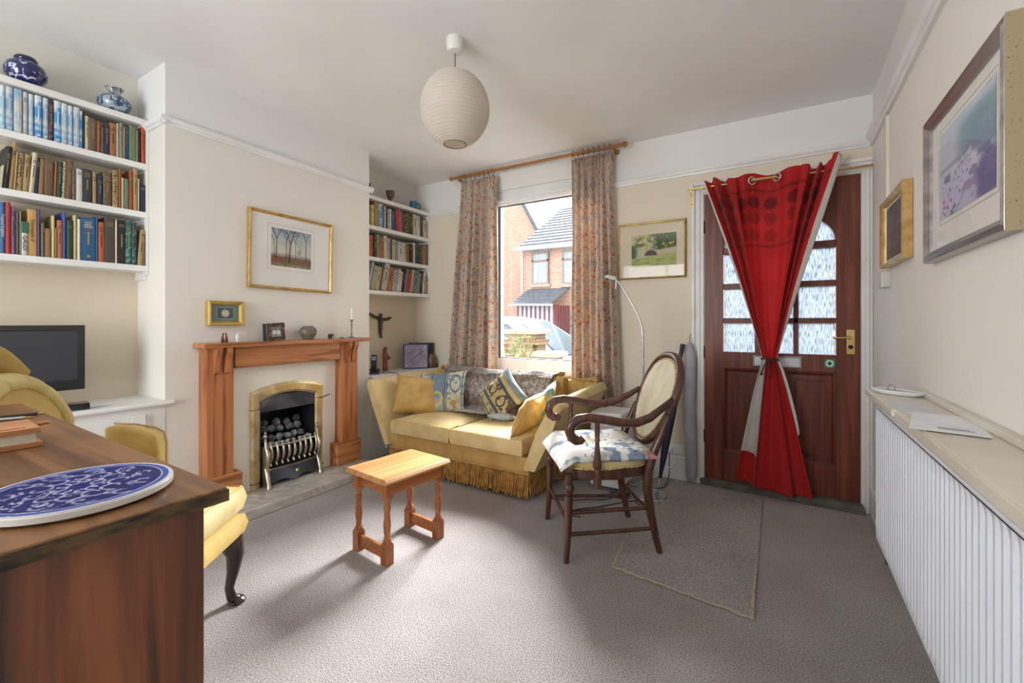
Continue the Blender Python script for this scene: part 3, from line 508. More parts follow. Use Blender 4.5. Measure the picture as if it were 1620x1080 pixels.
for k in range(9):
    y = 1.70+k*.0415; pts = [(-2.935, y, .335), (-2.920, y, .305), (-2.915, y, .27), (-2.93, y, .235), (-2.945, y, .215), (-2.93, y, .195)]
    b.tube(pts, [.006, .0075, .011, .011, .008, .006], 8).ball((-2.937, y, .345), .011, 10)
M_sil = mat('antique_silver', '#cfc7b4', '#a89f8b', scale=14, rough=.3, metal=.9)
obj('fret_bar', b, M_sil, smooth=True, **kw)
obj('fret_rail', B().tube([(-2.94, 1.675, .325), (-2.915, 1.86, .327), (-2.94, 2.045, .325)], .006, 8).tube([(-2.945, 1.67, .175), (-2.895, 1.86, .18), (-2.945, 2.05, .175)], .009, 8, 1.4, .7), M_sil, smooth=True, **kw)
for y in (1.668, 2.052):
    pts = [(-2.94, y, .385), (-2.935, y, .33), (-2.905, y, .29), (-2.915, y, .22), (-2.94, y, .19), (-2.915, y, .14), (-2.90, y, .09), (-2.895, y, .062)]
    b = B().tube(pts, [.006, .010, .016, .014, .010, .016, .014, .02], 10).ball((-2.94, y, .402), .014, 10).ball((-2.94, y, .424), .009, 8).box(-2.99, -2.90, y-.004, y+.004, .062, .33)
    obj('fret_post', b, M_sil, smooth=True, **kw)
b = B(); b.grid(lambda u, v: (-2.948+.045*math.sin(PI*u)*(.6+.4*v)-.01*v, 1.672+.376*u, .062+.038*(1-abs(2*u-1)**2.0)*(abs(math.sin(2*PI*u))*1.0)*(1-v)+.11*v), 30, 4)
obj('fret_apron', b, M_steelbk, solid=.006, **kw); obj('knob', B().ball((-2.893, 1.865, .135), .014, 10), M_brassp, **kw)
obj('coal_bed', B().box(-3.22, -2.965, 1.665, 2.045, .065, .30), M_blk, **kw)
obj('control_lever', B().tube([(-2.962, 2.085, .60), (-2.935, 2.10, .605), (-2.925, 2.15, .622)], .0035, 6), M_blk, **kw)
M_coal = mat('grey_coal', '#55575f', '#a9acb4', scale=14, rough=.95, bump=.8, bscale=50, lo=.4, hi=.75)
proto = None; k = 0
for row, (x, z, cnt, yo) in enumerate(((-2.99, .315, 6, .035), (-3.04, .36, 6, .01), (-3.09, .41, 5, .03), (-3.12, .445, 4, .06))):
    for i in range(cnt):
        if proto is None or i % 3 == 0:
            b = B(); s = random.Random(row*9+i)
            b.ball((0, 0, 0), .027, 9, (1, 1.15, .8)); b.v = [tuple(c*(1+.26*s.uniform(-1, 1)) for c in v) for v in b.v]
            o = obj('coal', b, M_coal, smooth=25, sub=0); proto = o
        else: o = proto.copy(); COL.objects.link(o)
        tag(o, 'grey lump of imitation coal heaped behind the brass fret bars', 'coal', 'coals in the gas fire')
        o.location = (x+random.uniform(-.01, .01), 1.70+yo+i*(.33/cnt), z+random.uniform(-.008, .008)); o.rotation_euler = (random.random()*6, random.random()*6, random.random()*6)
# ============================================================ ALCOVE CUPBOARDS
M_cup = mat('white_satin_paint', '#eeeeec', '#e5e4e1', scale=3, rough=.4)
def cupboard(name, label, xf, xb, y0, y1, zt, doors):
    t = thing(name, label, 'cupboard', ((xf+xb)/2, (y0+y1)/2, 0))
    obj('worktop', B().box(xb, xf, y0, y1+ (.035 if y1 < 2 else 0), zt-.022, zt), M_cup, t, world=True, bevel=.006)
    obj('carcass', B().box(xb, xf-.03, y0+.002, y1-.002, 0, zt-.022), M_cup, t, world=True)
    for (a, c) in doors:
        d = obj('door', B().box(xf-.03, xf-.018, a, c, .06, zt-.06).box(xf-.018, xf-.008, a, a+.07, .06, zt-.06).box(xf-.018, xf-.008, c-.07, c, .06, zt-.06).box(xf-.018, xf-.008, a+.07, c-.07, zt-.14, zt-.06).box(xf-.018, xf-.008, a+.07, c-.07, .06, .14), M_cup, t, world=True, bevel=.003)
        obj('hinge', B().box(xf-.012, xf-.004, c-.004, c+.010, zt-.20, zt-.13).box(xf-.012, xf-.004, c-.004, c+.010, .12, .19), mat('painted_hinge', '#b9b8b2', '#a5a49e', rough=.5), d, world=True)
        obj('handle', B().ball((xf+.004, a+.03, zt-.33), .014, 10), M_brassp, d, world=True)
    return t
cupboard('alcove_cupboard', 'white built-in cupboard under the television, beside the chimney breast', -2.965, XL1, -.9, YB0, .722, ((-.55, .15), (.155, 1.03)))
cupboard('alcove_cupboard', 'white built-in cupboard in the recess behind the yellow sofa', -2.95, XL2, YB1, WY-.002, .706, ((2.75, 3.40),))
# ============================================================ ALCOVE SHELVES
def shelving(name, label, xb, xf, y0, y1, zs, th, ends):
    t = thing(name, label, 'bookshelves', ((xb+xf)/2, (y0+y1)/2, zs[-1]-th))
    for z in zs: obj('shelf', B().box(xb, xf, y0, y1, z-th, z), M_cup, t, world=True, bevel=.003)
    for (a, c) in ends: obj('side_board', B().box(xb, xf-.004, a, c, zs[-1]-th-.02, zs[0]-th), M_cup, t, world=True)
    return t
shelving('alcove_bookshelves', 'white built-in bookshelves in the recess above the television', XL1, -3.213, -.6, YB0-.001, (2.364, 2.103, 1.817, 1.50), .034, ((YB0-.012, YB0-.002),))
obj('batten', B().box(XL1, -3.24, YB0-.014, YB0-.001, 1.42, 1.466), M_cup, bpy.data.objects['alcove_bookshelves'], world=True)
shelving('alcove_bookshelves', 'white built-in bookshelves in the recess left of the window', XL2, -3.087, YB1+.001, WY-.001, (2.287, 2.022, 1.745, 1.45), .034, ((WY-.012, WY-.002),))
# ============================================================ BOOKS
BC = dict(cyan=('#8fb9cc', 'pale cyan'), bluewhite=('#7fa3c9', 'blue and white'), palewhite=('#c3c6c4', 'pale grey-white'), greywhite=('#b9bbb8', 'grey-white'), paleblue=('#9ab4c9', 'pale blue'), brightblue=('#3d8fc9', 'bright blue'),
 navyred=('#2a2733', 'navy with red band'), black=('#222324', 'black'), cream=('#c9bfa2', 'cream'), brown=('#6b5440', 'brown'), russet=('#8a4f38', 'russet'), navy=('#26304a', 'navy'), orangebrown=('#a46a42', 'orange-brown'),
 greycream=('#aba793', 'grey-cream'), greyolive=('#8d8b72', 'grey-olive'), tan=('#a58a5e', 'tan'), blue=('#2a5b86', 'mid blue'), green=('#6a7c5c', 'sage green'), orangered=('#bb5230', 'orange-red'), tanbrown=('#8f6c49', 'tan-brown'),
 tanprint=('#a8905c', 'tan printed'), redtan=('#9c6146', 'reddish tan'), darkgreen=('#2e4237', 'dark green'), creamblack=('#a79d78', 'cream lettered'), printbrown=('#7a5a3c', 'brown printed'), white=('#cfcdc8', 'white'), charcoal=('#37393e', 'charcoal'),
 redgreen=('#6b4a3c', 'red and green mottled'), rust=('#8f4a2c', 'rust'), red=('#b52f34', 'red'), mauve=('#8a6c84', 'mauve'), darkgrey=('#46484a', 'dark grey'), beige=('#b5a98f', 'beige'), gaudi=('#c9cabf', 'green and white'), tanyellow=('#c39a5c', 'ochre'),
 purple=('#4d3f78', 'purple'), olive=('#68643f', 'olive'), paleyellow=('#c3b780', 'pale yellow'), striped=('#a3684a', 'red striped'), royalblue=('#39528f', 'royal blue'), orange=('#b5613c', 'orange'), darkbrown=('#4f463f', 'dark brown'),
 swirl=('#2b5a4c', 'green swirled'), blackteal=('#25383f', 'black and teal'), olivetan=('#8b8156', 'olive-tan'), lightblue=('#7fa8c4', 'light blue'), purplegrey=('#7d7188', 'purple-grey'), pinkred=('#c2525a', 'pink-red'), darkred=('#7c2f34', 'dark red'),
 blacklime=('#3b4330', 'black and lime'), darkolive=('#4a4a38', 'dark olive'), blackgreen=('#28332c', 'black-green'), whitenavy=('#b4b3b4', 'white and navy'), darkbrown2=('#4f463f', 'dark brown'), grey=('#8b8d90', 'grey'), palegrey=('#bfc1c0', 'pale grey'),
 teal=('#2c4a52', 'teal'), greygreen=('#98a08a', 'grey-green'), creamtan=('#bba583', 'cream-tan'), whiteprint=('#c4c2be', 'white patterned'), whiteblack=('#b5b3ae', 'white with black lettering'), bluegrey=('#6d7f93', 'blue-grey'), greenblue=('#6c8478', 'green and blue'), whiteblue=('#a9b8c9', 'white and blue'))
def bookmat(key):
    c = lin(BC[key][0]); nm = 'cloth_'+key
    if key in ('bluewhite', 'palewhite', 'paleblue', 'brightblue', 'cyan', 'greywhite', 'whiteblue', 'lightblue'):
        return mat(nm, BC[key][0], {'brightblue': '#d5dde0', 'palewhite': '#8fb0cc'}.get(key, '#cdd6da'), scale=7, stretch=(1, 1, 1.6), rough=.45, lo=.46, hi=.54, detail=3)
    if key in ('tanprint', 'printbrown', 'whiteprint', 'creamblack', 'whiteblack', 'whitenavy'):
        return mat(nm, BC[key][0], '#3a3430', scale=90, stretch=(1, 1, 2), rough=.6, lo=.52, hi=.58)
    if key == 'striped': return mat(nm, '#b5714e', '#cdb795', scale=14, stretch=(0.01, 0.01, 5), tex='wave', rot=(0, 0, 0), rough=.6, lo=.4, hi=.6)
    if key in ('swirl', 'blackteal', 'redgreen', 'blacklime', 'greenblue', 'navyred'):
        return mat(nm, BC[key][0], {'swirl': '#7fb59a', 'blackteal': '#3f8a94', 'redgreen': '#4d6a48', 'blacklime': '#a5b860', 'greenblue': '#3d6a94', 'navyred': '#a55a50'}[key], scale=12, dist=2, lo=.5, hi=.6, rough=.4)
    return mat(nm, BC[key][0], tuple(min(1, x*1.25) for x in [((v*1.055)**1) for v in [0, 0, 0]]) if False else None, scale=14, rough=.6, bump=.05)
M_pages = mat('paper_edges', '#d8d0bb', '#c6bda6', scale=60, stretch=(1, 1, 1), rough=.9)
ORD = ['first', 'second', 'third', 'fourth', 'fifth', 'sixth', 'seventh', 'eighth', 'ninth', 'tenth', '11th', '12th', '13th', '14th', '15th', '16th', '17th', '18th', '19th', '20th', '21st', '22nd', '23rd', '24th', '25th', '26th', '27th', '28th', '29th']
M_gilt = mat('gilt_lettering', '#9a8a5c', '#8a7a50', rough=.6); M_let = mat('white_lettering', '#d3d3cd'); M_letb = mat('black_lettering', '#222222')
def spinetext(par, txt, x, y, z, h, size, m, name='spine_lettering', vertical=True):
    cu = bpy.data.curves.new(name, 'FONT'); cu.body = txt; cu.size = size; cu.extrude = .0003; cu.align_x = 'CENTER'; cu.align_y = 'CENTER'
    cu.materials.append(m); o = bpy.data.objects.new(name, cu); COL.objects.link(o)
    # text faces +X: text x -> -Z (reads downwards), text y -> +Y
    if vertical: R = Matrix(((0, 0, 1), (0, 1, 0), (-1, 0, 0)))
    else: R = Matrix(((0, 0, 1), (1, 0, 0), (0, 1, 0)))
    o.matrix_world = Matrix.Translation((x, y, z)) @ R.to_4x4(); M0 = o.matrix_world.copy()
    me = bpy.data.meshes.new_from_object(o); COL.objects.unlink(o); bpy.data.objects.remove(o)
    o = bpy.data.objects.new(name, me); COL.objects.link(o); o.parent = par; o.matrix_parent_inverse = rootmat(par).inverted(); o.rotation_euler = R.to_euler(); o.location = (x, y, z)
    return o
TXT = {('C', 0): ('Tropical England', .0165), ('C', 6): ('Encyclopedia of', .0175), ('C', 5): ('GAUDI', .024)}
def bookrow(data, xs, depth, z, where, group, key, fromname):
    n = len(data)
    for i, (y0, y1, h, c, tilt) in enumerate(data):
        w = max(.006, y1-y0-.0012); rr = random.Random(i*7+ord(key)+int(z*100)); hd = depth-rr.uniform(0, .03); xo = xs-rr.uniform(0, .006)
        size = 'thin' if w < .016 else ('thick' if w > .035 else ('tall' if h > .215 else ('short' if h < .17 else 'medium-height')))
        lean = ', leaning' if tilt > 6 else ''
        lab = '%s %s%s book, %s from %s on %s' % (size, BC[c][1].replace(' with black lettering', ' lettered'), ' leaning' if tilt > 6 else '', ORD[i], fromname, where)
        t = thing('book', lab, 'book', (xo, (y0+y1)/2, z+.0006+w/2*math.sin(math.radians(tilt))), group=group)
        b = B(); r = min(.004, w*.3)
        # cover: spine slightly rounded + two boards
        b.prism([(-hd, -w/2), (-.003, -w/2), (0, -w/2+r), (.0015, 0), (0, w/2-r), (-.003, w/2), (-hd, w/2), (-hd, w/2-.0018), (-.004, w/2-.0018), (-.004, -w/2+.0018), (-hd, -w/2+.0018)], 0, h, lambda a, d, e: (a, d, e))
        obj('cover', b, bookmat(c), t)
        obj('pages', B().box(-hd+.004, -.004, -w/2+.0018, w/2-.0018, .003, h-.004), M_pages, t)
        if w > .014 and c not in ('bluewhite', 'palewhite', 'paleblue', 'brightblue', 'cyan') and (key, i) not in TXT:
            bb = B(); ch = rr.random(); m_ = M_gilt if sum(lin(BC[c][0])) < .55 else M_letb
            z1 = h*rr.uniform(.80, .9)
            for q in range(rr.choice((2, 3))): bb.box(.0012, .0022, -w*.32, w*.32, z1-q*.009-.003, z1-q*.009)
            if ch > .4: bb.box(.0014, .0022, -w*.07, w*.07, h*.38, h*.68)
            obj('spine_print', bb, m_, t)
        elif (key, i) in TXT: pass
        elif w > .014:
            bb = B(); bb.box(.0014, .0022, -w*.10, w*.10, h*.30, h*.75); obj('spine_print', bb, M_let, t)
            bb = B().box(.0012, .0021, -w*.25, w*.25, h*.04, h*.09); obj('publisher_mark', bb, M_let, t)
        if tilt:
            t.rotation_euler = (-math.radians(tilt*(-1 if key in 'AB' and False else 1)), 0, 0) if key != 'L' else (0, 0, 0)
        if (key, i) in TXT and where.endswith('television'):
            tx, sz = TXT[(key, i)]
            if tx == 'GAUDI':
                obj('green_band', B().box(-.0, .0019, -w/2+.0005, w/2-.0005, h*.66, h), mat('band_green', '#2c6b58', '#28604f'), t)
                spinetext(t, tx, xo+.0022, (y0+y1)/2, z+h*.36, h, sz, M_letb)
            else: spinetext(t, tx, xo+.0022, (y0+y1)/2, z+h*.55, h, sz, M_letb if i == 6 else M_let)
    return
bookrow(LA, -3.222, .14, 2.103, 'top shelf above the television', 'books on the top shelf of the left alcove', 'A', 'left')
bookrow(LB, -3.222, .14, 1.817, 'middle shelf above the television', 'books on the middle shelf of the left alcove', 'B', 'left')
bookrow(LC, -3.222, .14, 1.50, 'bottom shelf above the television', 'books on the bottom shelf of the left alcove', 'C', 'left')
bookrow(RA, -3.105, .15, 2.022, 'top shelf beside the window', 'books on the top shelf of the right alcove', 'D', 'left')
bookrow(RB, -3.105, .15, 1.745, 'middle shelf beside the window', 'books on the middle shelf of the right alcove', 'E', 'left')
bookrow(RC, -3.105, .15, 1.45, 'bottom shelf beside the window', 'books on the bottom shelf of the right alcove', 'F', 'left')
# the wide blue hardback's printed title
bk = [o for o in bpy.data.objects if o.get('label', '').startswith('thick mid blue book') and 'television' in o['label']][0]
yc = bk.location.y
obj('spine_title', B().box(.0014, .0022, -.016, .014, .206, .210).box(.0014, .0022, -.018, .012, .194, .198).box(.0014, .0022, -.017, .019, .182, .186).box(.0014, .0022, -.012, .013, .170, .174), M_let, bk)
obj('gilt_badge', B().lathe([(.008, 0), (.008, .0006)], (.0018, 0, .025), 16, Matrix.Rotation(PI/2, 4, 'Y')).ring(.05, .0015, [(0, 0), (.0002, 0)]) if False else B().lathe([(.008, 0), (.008, .0006)], (.0014, 0, .025), 16, Matrix.Rotation(PI/2, 4, 'Y')), M_gilt, bk)
obj('title_rule', B().box(.0014, .002, -.022, .022, .218, .2188).box(.0014, .002, -.022, .022, .150, .1508), M_let, bk)
# ============================================================ PICTURES
M_gold = mat('gilt_frame', '#dfbf84', '#c39c5a', scale=20, rough=.32, metal=.75, bump=.05); M_gold2 = mat('dull_gilt', '#b0904c', '#8f7338', scale=20, rough=.4, metal=.6)
M_silver = mat('silver_frame', '#b9b2ae', '#8f8688', scale=6, stretch=(.3, 3, 3), rough=.3, metal=.7); M_speck = mat('gold_speckled_edge', '#5d4f33', '#a99b7c', scale=160, lo=.30, hi=.36, rough=.5, metal=.3)
M_mount = mat('mount_board', '#eceae5', '#e6e3dd', scale=3, rough=.9); M_pic = vmat('painted_surface', rough=.7)
M_pglass = archglass('picture_glass', .02, .12)
def picture(name, label, loc, rz, w, h, prof, mf, iw, ih, fn, mount=None, lip=None, tilt=0, icx=0, icz=0, nu=150, nv=100, glass=True, mmat=None, inner=None):
    t = thing(name, label, 'picture', loc, rot=(0, tilt, rz))
    obj('frame', B().ring(w, h, prof), mf, t, smooth=30)
    d = max(p[0] for p in prof)
    obj('mount', B().box(-w/2+d*.7, w/2-d*.7, -.008, -.004, -h/2+d*.7, h/2-d*.7), mmat or M_mount, t)
    if inner: obj('mount_line', B().ring(iw+inner, ih+inner, [(0, -.009), (.0015, -.009), (.0015, -.0082), (0, -.0082)], icx, icz), mat('mount_rule', '#b5b0a6', '#aaa59b'), t)
    obj('painting', painted(fn, nu, nv, lambda u, v: (icx+(u-.5)*iw, -.0095, icz+(v-.5)*ih)), M_pic, t)
    if glass: obj('glass', B().box(-w/2+d*.8, w/2-d*.8, -.0115, -.0105, -h/2+d*.8, h/2-d*.8), M_pglass, t)
    return t
def tree(c, U, V, x, y0, h, w, lean=0, seed=0, asp=1.5, col=(.20, .16, .15), depth=4):
    r = random.Random(seed)
    def br(x0, y0, ang, L, w, d, c):
        x1, y1 = x0+L*math.sin(ang)/asp, y0+L*math.cos(ang); D, t = seg_d(U, V, x0, y0, x1, y1, asp)
        c = mixc(c, col, (D < w*(1-.35*t)).astype(float)*.9)
        if d > 0:
            for s in (-1, 1, r.choice((-1, 1))): c = br(x1, y1, ang+s*r.uniform(.25, .7), L*r.uniform(.5, .72), w*.6, d-1, c)
        return c
    return br(x, y0, lean, h*.55, w, depth, c)
def woodland(U, V):
    n = fbm(U, V, 6); c = np.stack([.86-.28*V*V+.1*(n-.5), .82-.18*V*V+.08*(n-.5), .72-.0*V+.08*(n-.5)], 1)
    c = mixc(c, (.45, .48, .58), ss(.38, .3, V)*ss(.2, .3, V)*.8*(n+.2)); c = mixc(c, (.5, .5, .62), ss(.12, .0, np.hypot((U-.68)*1.3, (V-.42)*1.0))*.7)
    c = mixc(c, (.45, .36, .28), ss(.30, .24, V)); c = mixc(c, (.55, .33, .22), ss(.3, .2, V)*(fbm(U, V, 14) > .52)*.8); c = mixc(c, (.50, .52, .36), ss(.14, .04, V+.06*n)*.9); c = mixc(c, (.62, .60, .5), ss(.12, .05, V)*(fbm(U+3, V, 20) > .55)*.7)
    for x, y0, h, w, l, s, d in ((.08, .22, .8, .012, -.05, 3, 3), (.12, .2, .95, .018, .02, 1, 3), (.36, .24, .9, .017, .0, 5, 4), (.44, .14, .9, .024, .08, 9, 5), (.41, .25, .7, .01, .1, 11, 4), (.60, .25, .8, .010, -.06, 13, 4), (.86, .24, .95, .015, .0, 4, 4), (.7, .3, .4, .005, 0, 8, 3)): c = tree(c, U, V, x, y0, h, w, l, s, 1.4, depth=d)
    return c
FP = [(0, .004), (0, -.022), (.006, -.026), (.012, -.022), (.017, -.014), (.020, -.014), (.022, -.005), (.022, .004)]
picture('framed_painting', 'gilt-framed watercolour of bare woodland trees above the mantelpiece', (XB+.007, 1.893, 1.656), PI/2, .632, .528, FP, M_gold, .30, .262, woodland, tilt=math.radians(.9), icx=-.01, icz=.03, inner=.05, nu=210, nv=160)
def rosette(U, V):
    n = fbm(U, V, 9); a = np.arctan2(V-.5, (U-.5)*1.4); r = np.hypot((U-.5)*1.4, V-.5); c = np.stack([.22+.05*n, .30+.05*n, .31+.05*n], 1)
    m = (r < .36+.05*np.cos(8*a))*((np.sin(r*55)+np.cos(a*8)) > -.9); return mixc(c, (.86, .84, .76), m*1.0)
picture('framed_motif', 'small gold frame with a cream lace rosette on green, above the mantel shelf', (XB+.012, 1.438, 1.222), PI/2, .212, .152, [(0, .01), (0, -.028), (.005, -.032), (.018, -.026), (.026, -.012), (.028, -.006), (.028, .01)], mat('light_gilt', '#d2b56a', '#b9994c', scale=12, rough=.4, metal=.5), .088, .062, rosette, nu=70, nv=50, mmat=mat('green_mount', '#6f8686', '#647b7c', scale=4), inner=.012)
def bridge(U, V):
    n = fbm(U, V, 8); c = np.stack([.78-.1*n, .78-.1*n, .70-.2*n], 1)
    c = mixc(c, (.25, .33, .16), ss(.50, .70, V+.25*n)*ss(.42, .6, U)); c = mixc(c, (.30, .38, .25), (fbm(U+1, V, 10) > .52)*ss(.5, .7, V)*.8)
    c = mixc(c, (.72, .68, .30), (fbm(U+4, V+2, 13) > .6)*ss(.45, .6, V)*.9); c = mixc(c, (.24, .33, .24), ss(.22, .1, U+.1*n)*ss(.75, .6, V)*ss(.1, .25, V))
    c = mixc(c, (.74, .70, .60), ss(.60, .56, V+.08*np.sin(U*3))*ss(.34, .38, V)*ss(.25, .32, U)); c = mixc(c, (.66, .68, .40), ss(.36, .30, V-.14*(U-.5))); c = mixc(c, (.50, .56, .28), (fbm(U, V*3, 9) > .55)*ss(.34, .2, V)*.8)
    e = np.hypot((U-.44)/.13, np.maximum(V-.33, 0)/.17); c = mixc(c, (.33, .26, .22), (e < 1)*(V > .33)*1.0); e2 = (np.abs(e-1.1) < .1)*(V > .33); return mixc(c, (.55, .48, .40), e2*.8)
picture('framed_painting', 'narrow gold framed watercolour of a stone bridge between the curtain and the front door', (-.851, WY-.008, 1.715), 0, .510, .432, [(0, .004), (0, -.012), (.004, -.016), (.01, -.014), (.014, -.010), (.014, .004)], M_gold2, .335, .245, bridge, mmat=mat('cream_mount', '#d6c9ad', '#cfc1a3', scale=3), icz=.0, icx=.02)
def sheep(U, V):
    n = fbm(U, V, 7); c = np.stack([.84-.1*n, .86-.08*n, .90-.04*n], 1); c = mixc(c, (.45, .58, .66), ss(.5, .62, V+.2*(U-.5)+.1*n)*ss(.98, .8, V)*ss(.2, .6, U)*.9); c = mixc(c, (.55, .68, .66), (fbm(U, V*2, 9) > .55)*ss(.55, .7, V)*ss(.3, .6, U)*.6)
    c = mixc(c, (.58, .54, .68), ss(.62, .56, V+.06*n)*ss(.5, .56, V)*.8); c = mixc(c, (.42, .42, .58), ss(.5, .44, V)*(fbm(U+2, V, 8) > .48)*.7); c = mixc(c, (.72, .70, .80), ss(.45, .1, V)*.55)
    r = random.Random(5)
    for k in range(60):
        t = r.random(); x = .62-.5*t+r.uniform(-.16, .16)*(.4+t); y = .52-.42*t+r.uniform(-.06, .06); s = .030+.055*t
        m = ss(1.0, .5, np.hypot((U-x)/(s*1.2), (V-y)/(s*.8))); c = mixc(c, (.84-.1*r.random(), .84-.12*r.random(), .88), m*.9); m2 = ss(1, .4, np.hypot((U-x+s*.4)/(s*.3), (V-y+s*.6)/(s*.4))); c = mixc(c, (.40, .34, .44), m2*.8)
    c = mixc(c, (.38, .38, .58), ss(.72, .85, U+.1*n)*ss(.5, .3, V)*.8); return c
picture('framed_print', 'large silver-framed print of sheep on a snowy lane, high on the wall above the radiator', (XR-.006, 1.83, 1.636), -PI/2, .70, .51, [(0, .004), (0, -.020), (.004, -.028), (.012, -.022), (.020, -.030), (.030, -.020), (.038, -.016), (.040, -.006), (.040, .004)], M_silver, .455, .290, sheep, icx=.01, icz=.02, inner=.03, nu=170, nv=120)
ob_ = bpy.data.objects['framed_print']; obj('speckled_edge', B().box(.350, .3515, -.028, .004, -.255, .255), M_speck, ob_)
def cathedral(U, V):
    n = fbm(U, V, 7); c = np.stack([.55-.2*n, .52-.2*n, .50-.12*n], 1); c = mixc(c, (.30, .36, .42), (fbm(U+3, V, 5) > .55)*.6); c = mixc(c, (.55, .36, .22), ss(.12, .05, np.hypot(U-.45, (V-.42)*.8))*.8); c = mixc(c, (.42, .35, .28), ss(.25, .1, V)); return c
picture('framed_painting', 'small gold-framed dark painting on the side wall beside the door', (XR-.006, 2.735, 1.612), -PI/2, .50, .335, [(0, .004), (0, -.030), (.006, -.034), (.016, -.028), (.024, -.016), (.028, -.008), (.028, .004)], M_gold, .42, .26, cathedral, nu=80, nv=60)
# ============================================================ MANTEL ORNAMENTS
MZ = 1.0405
tf = thing('animal_figurine', 'pair of small copper-brown standing figures at the chimney-side end of the mantel', 'figurine', (-2.90, 1.395, MZ))
for q, dy in (('figure', -.011), ('figure', .011)):
    obj(q, B().tube([(0, dy-.006, 0), (0, dy-.004, .018), (0, dy, .034), (0, dy+.002*(1 if dy < 0 else -1), .052)], [.004, .006, .007, .003], 8).tube([(0, dy+.006, 0), (0, dy+.004, .018), (0, dy, .034)], [.004, .005, .006], 8).ball((0, dy*.7, .054), .006, 8), mat('copper_figure', '#7a4630', '#5b2f20', scale=30, metal=.4, rough=.35), tf, smooth=True)
one('bird_figurine', B().lathe([(.001, 0), (.010, .002), (.008, .012), (.014, .025), (.012, .04), (.006, .052), (.001, .062)], (-2.90, 1.472, MZ), 14, Matrix.Diagonal((.7, 1, 1, 1))), mat('white_porcelain', '#e8e6e2', rough=.2, coat=.4), 'tiny white porcelain bird figurine on the mantel, right of the copper figures', 'figurine', smooth=True)
pf = thing('photo_frame', 'dark brown patterned wooden photo frame standing on the mantel', 'photo frame', (-2.93, 1.715, MZ), rot=(0, -.06, PI/2))
Mpf = mat('carved_dark_wood', '#3a2a22', '#7d6a50', scale=70, tex='noise', lo=.52, hi=.62, rough=.5)
obj('frame', B().ring(.118, .118, [(0, .006), (0, -.008), (.024, -.008), (.026, -.003), (.026, .006)], .023, .0595), Mpf, pf); obj('photo', painted(lambda U, V: mixc(np.stack([.5-.1*V+.2*fbm(U, V, 5)]*3, 1), (.86, .85, .84), (np.minimum(np.hypot(U-.3, V-.45), np.hypot(U-.7, V-.42)) < .2)*1.0), 30, 30, lambda u, v: (.023+(u-.5)*.07, -.004, .0595+(v-.5)*.07)), M_pic, pf)
obj('side_panel', B().box(-.062, -.036, -.004, .008, 0, .118), mat('dark_blue_panel', '#2c2c36', '#3a3a46'), pf); obj('silver_band', B().box(-.044, -.040, -.0055, -.004, 0, .118), M_sil, pf)
one('stoneware_pot', B().lathe([(.001, 0), (.034, 0), (.040, .01), (.056, .04), (.060, .062), (.052, .082), (.034, .092), (.034, .098), (.029, .098), (.028, .088), (.001, .080)], (-2.92, 1.965, MZ), 32), mat('speckled_stoneware', '#7d7667', '#5e584b', scale=40, rough=.35, bump=.05), 'round grey-brown stoneware pot in the middle of the mantel shelf', 'pot', smooth=True)
el = B().ball((0, 0, .025), .015, 12, (.7, 1.15, .9)).ball((0, .018, .028), .010, 10).tube([(0, .026, .026), (0, .031, .016), (0, .031, .004)], [.004, .003, .002], 6)
for x, y in ((-.005, -.01), (.005, -.01), (-.005, .009), (.005, .009)): el.tube([(x, y, .02), (x, y, 0)], .0042, 6)
eo = one('elephant_figurine', el, mat('dark_bronze_figure', '#3c3530', '#5a524a', scale=40, metal=.5, rough=.4), 'tiny dark bronze elephant figurine between pot and candlestick on the mantel', 'figurine', smooth=True); eo.location = (-2.90, 2.135, MZ)
one('lighter', B().box(-2.90, -2.885, 2.215, 2.25, MZ, MZ+.008), mat('black_plastic', '#1f2022', '#26272a', rough=.35), 'small flat black lighter lying by the candlestick on the mantel', 'lighter', bevel=.003)
cs = thing('candlestick', 'slim pewter candlestick holding a white candle at the window end of the mantel', 'candlestick', (-2.90, 2.330, MZ))
obj('stem', B().lathe([(.001, 0), (.034, 0), (.034, .004), (.022, .008), (.006, .014), (.005, .03), (.008, .036), (.004, .045), (.005, .10), (.009, .106), (.005, .112), (.007, .128), (.014, .140), (.014, .146), (.008, .147), (.001, .147)], (0, 0, 0), 20), mat('pewter', '#8d8a85', '#74716c', metal=.8, rough=.35), cs, smooth=True)
obj('candle', B().lathe([(.0095, 0), (.0085, .085), (.003, .092), (.001, .093)], (0, 0, .146), 14), mat('white_wax', '#eeece6', '#e6e3db', rough=.4), cs, smooth=True); obj('wick', B().tube([(0, 0, .238), (0, .001, .246)], .0008, 5), M_letb, cs)
# ============================================================ LEFT ALCOVE THINGS
def patterned(name, c1, c2, sc_, lo=.5, hi=.56, rough=.15, dist=1.5): return mat(name, c1, c2, scale=sc_, lo=lo, hi=hi, rough=rough, dist=dist, coat=.5, detail=2)
v = thing('ginger_jar', 'large cobalt blue jar with white blossom on the top shelf, left end', 'jar', (-3.27, .636, 2.3645))
obj('body', B().lathe([(.001, 0), (.035, 0), (.055, .015), (.076, .045), (.078, .07), (.066, .1), (.042, .118), (.038, .124), (.001, .124)], seg=36), patterned('cobalt_blossom', '#1b1f5c', '#c9cfe0', 26, .60, .64), v, smooth=True)
obj('lid', B().lathe([(.040, .120), (.043, .124), (.043, .132), (.036, .142), (.001, .146)], seg=30), mat('dark_cobalt', '#191b45', '#15173a', rough=.15, coat=.5), v, smooth=True)
v = thing('vase', 'squat blue and white vase with flared neck on the top shelf near the chimney breast', 'vase', (-3.27, .985, 2.3645))
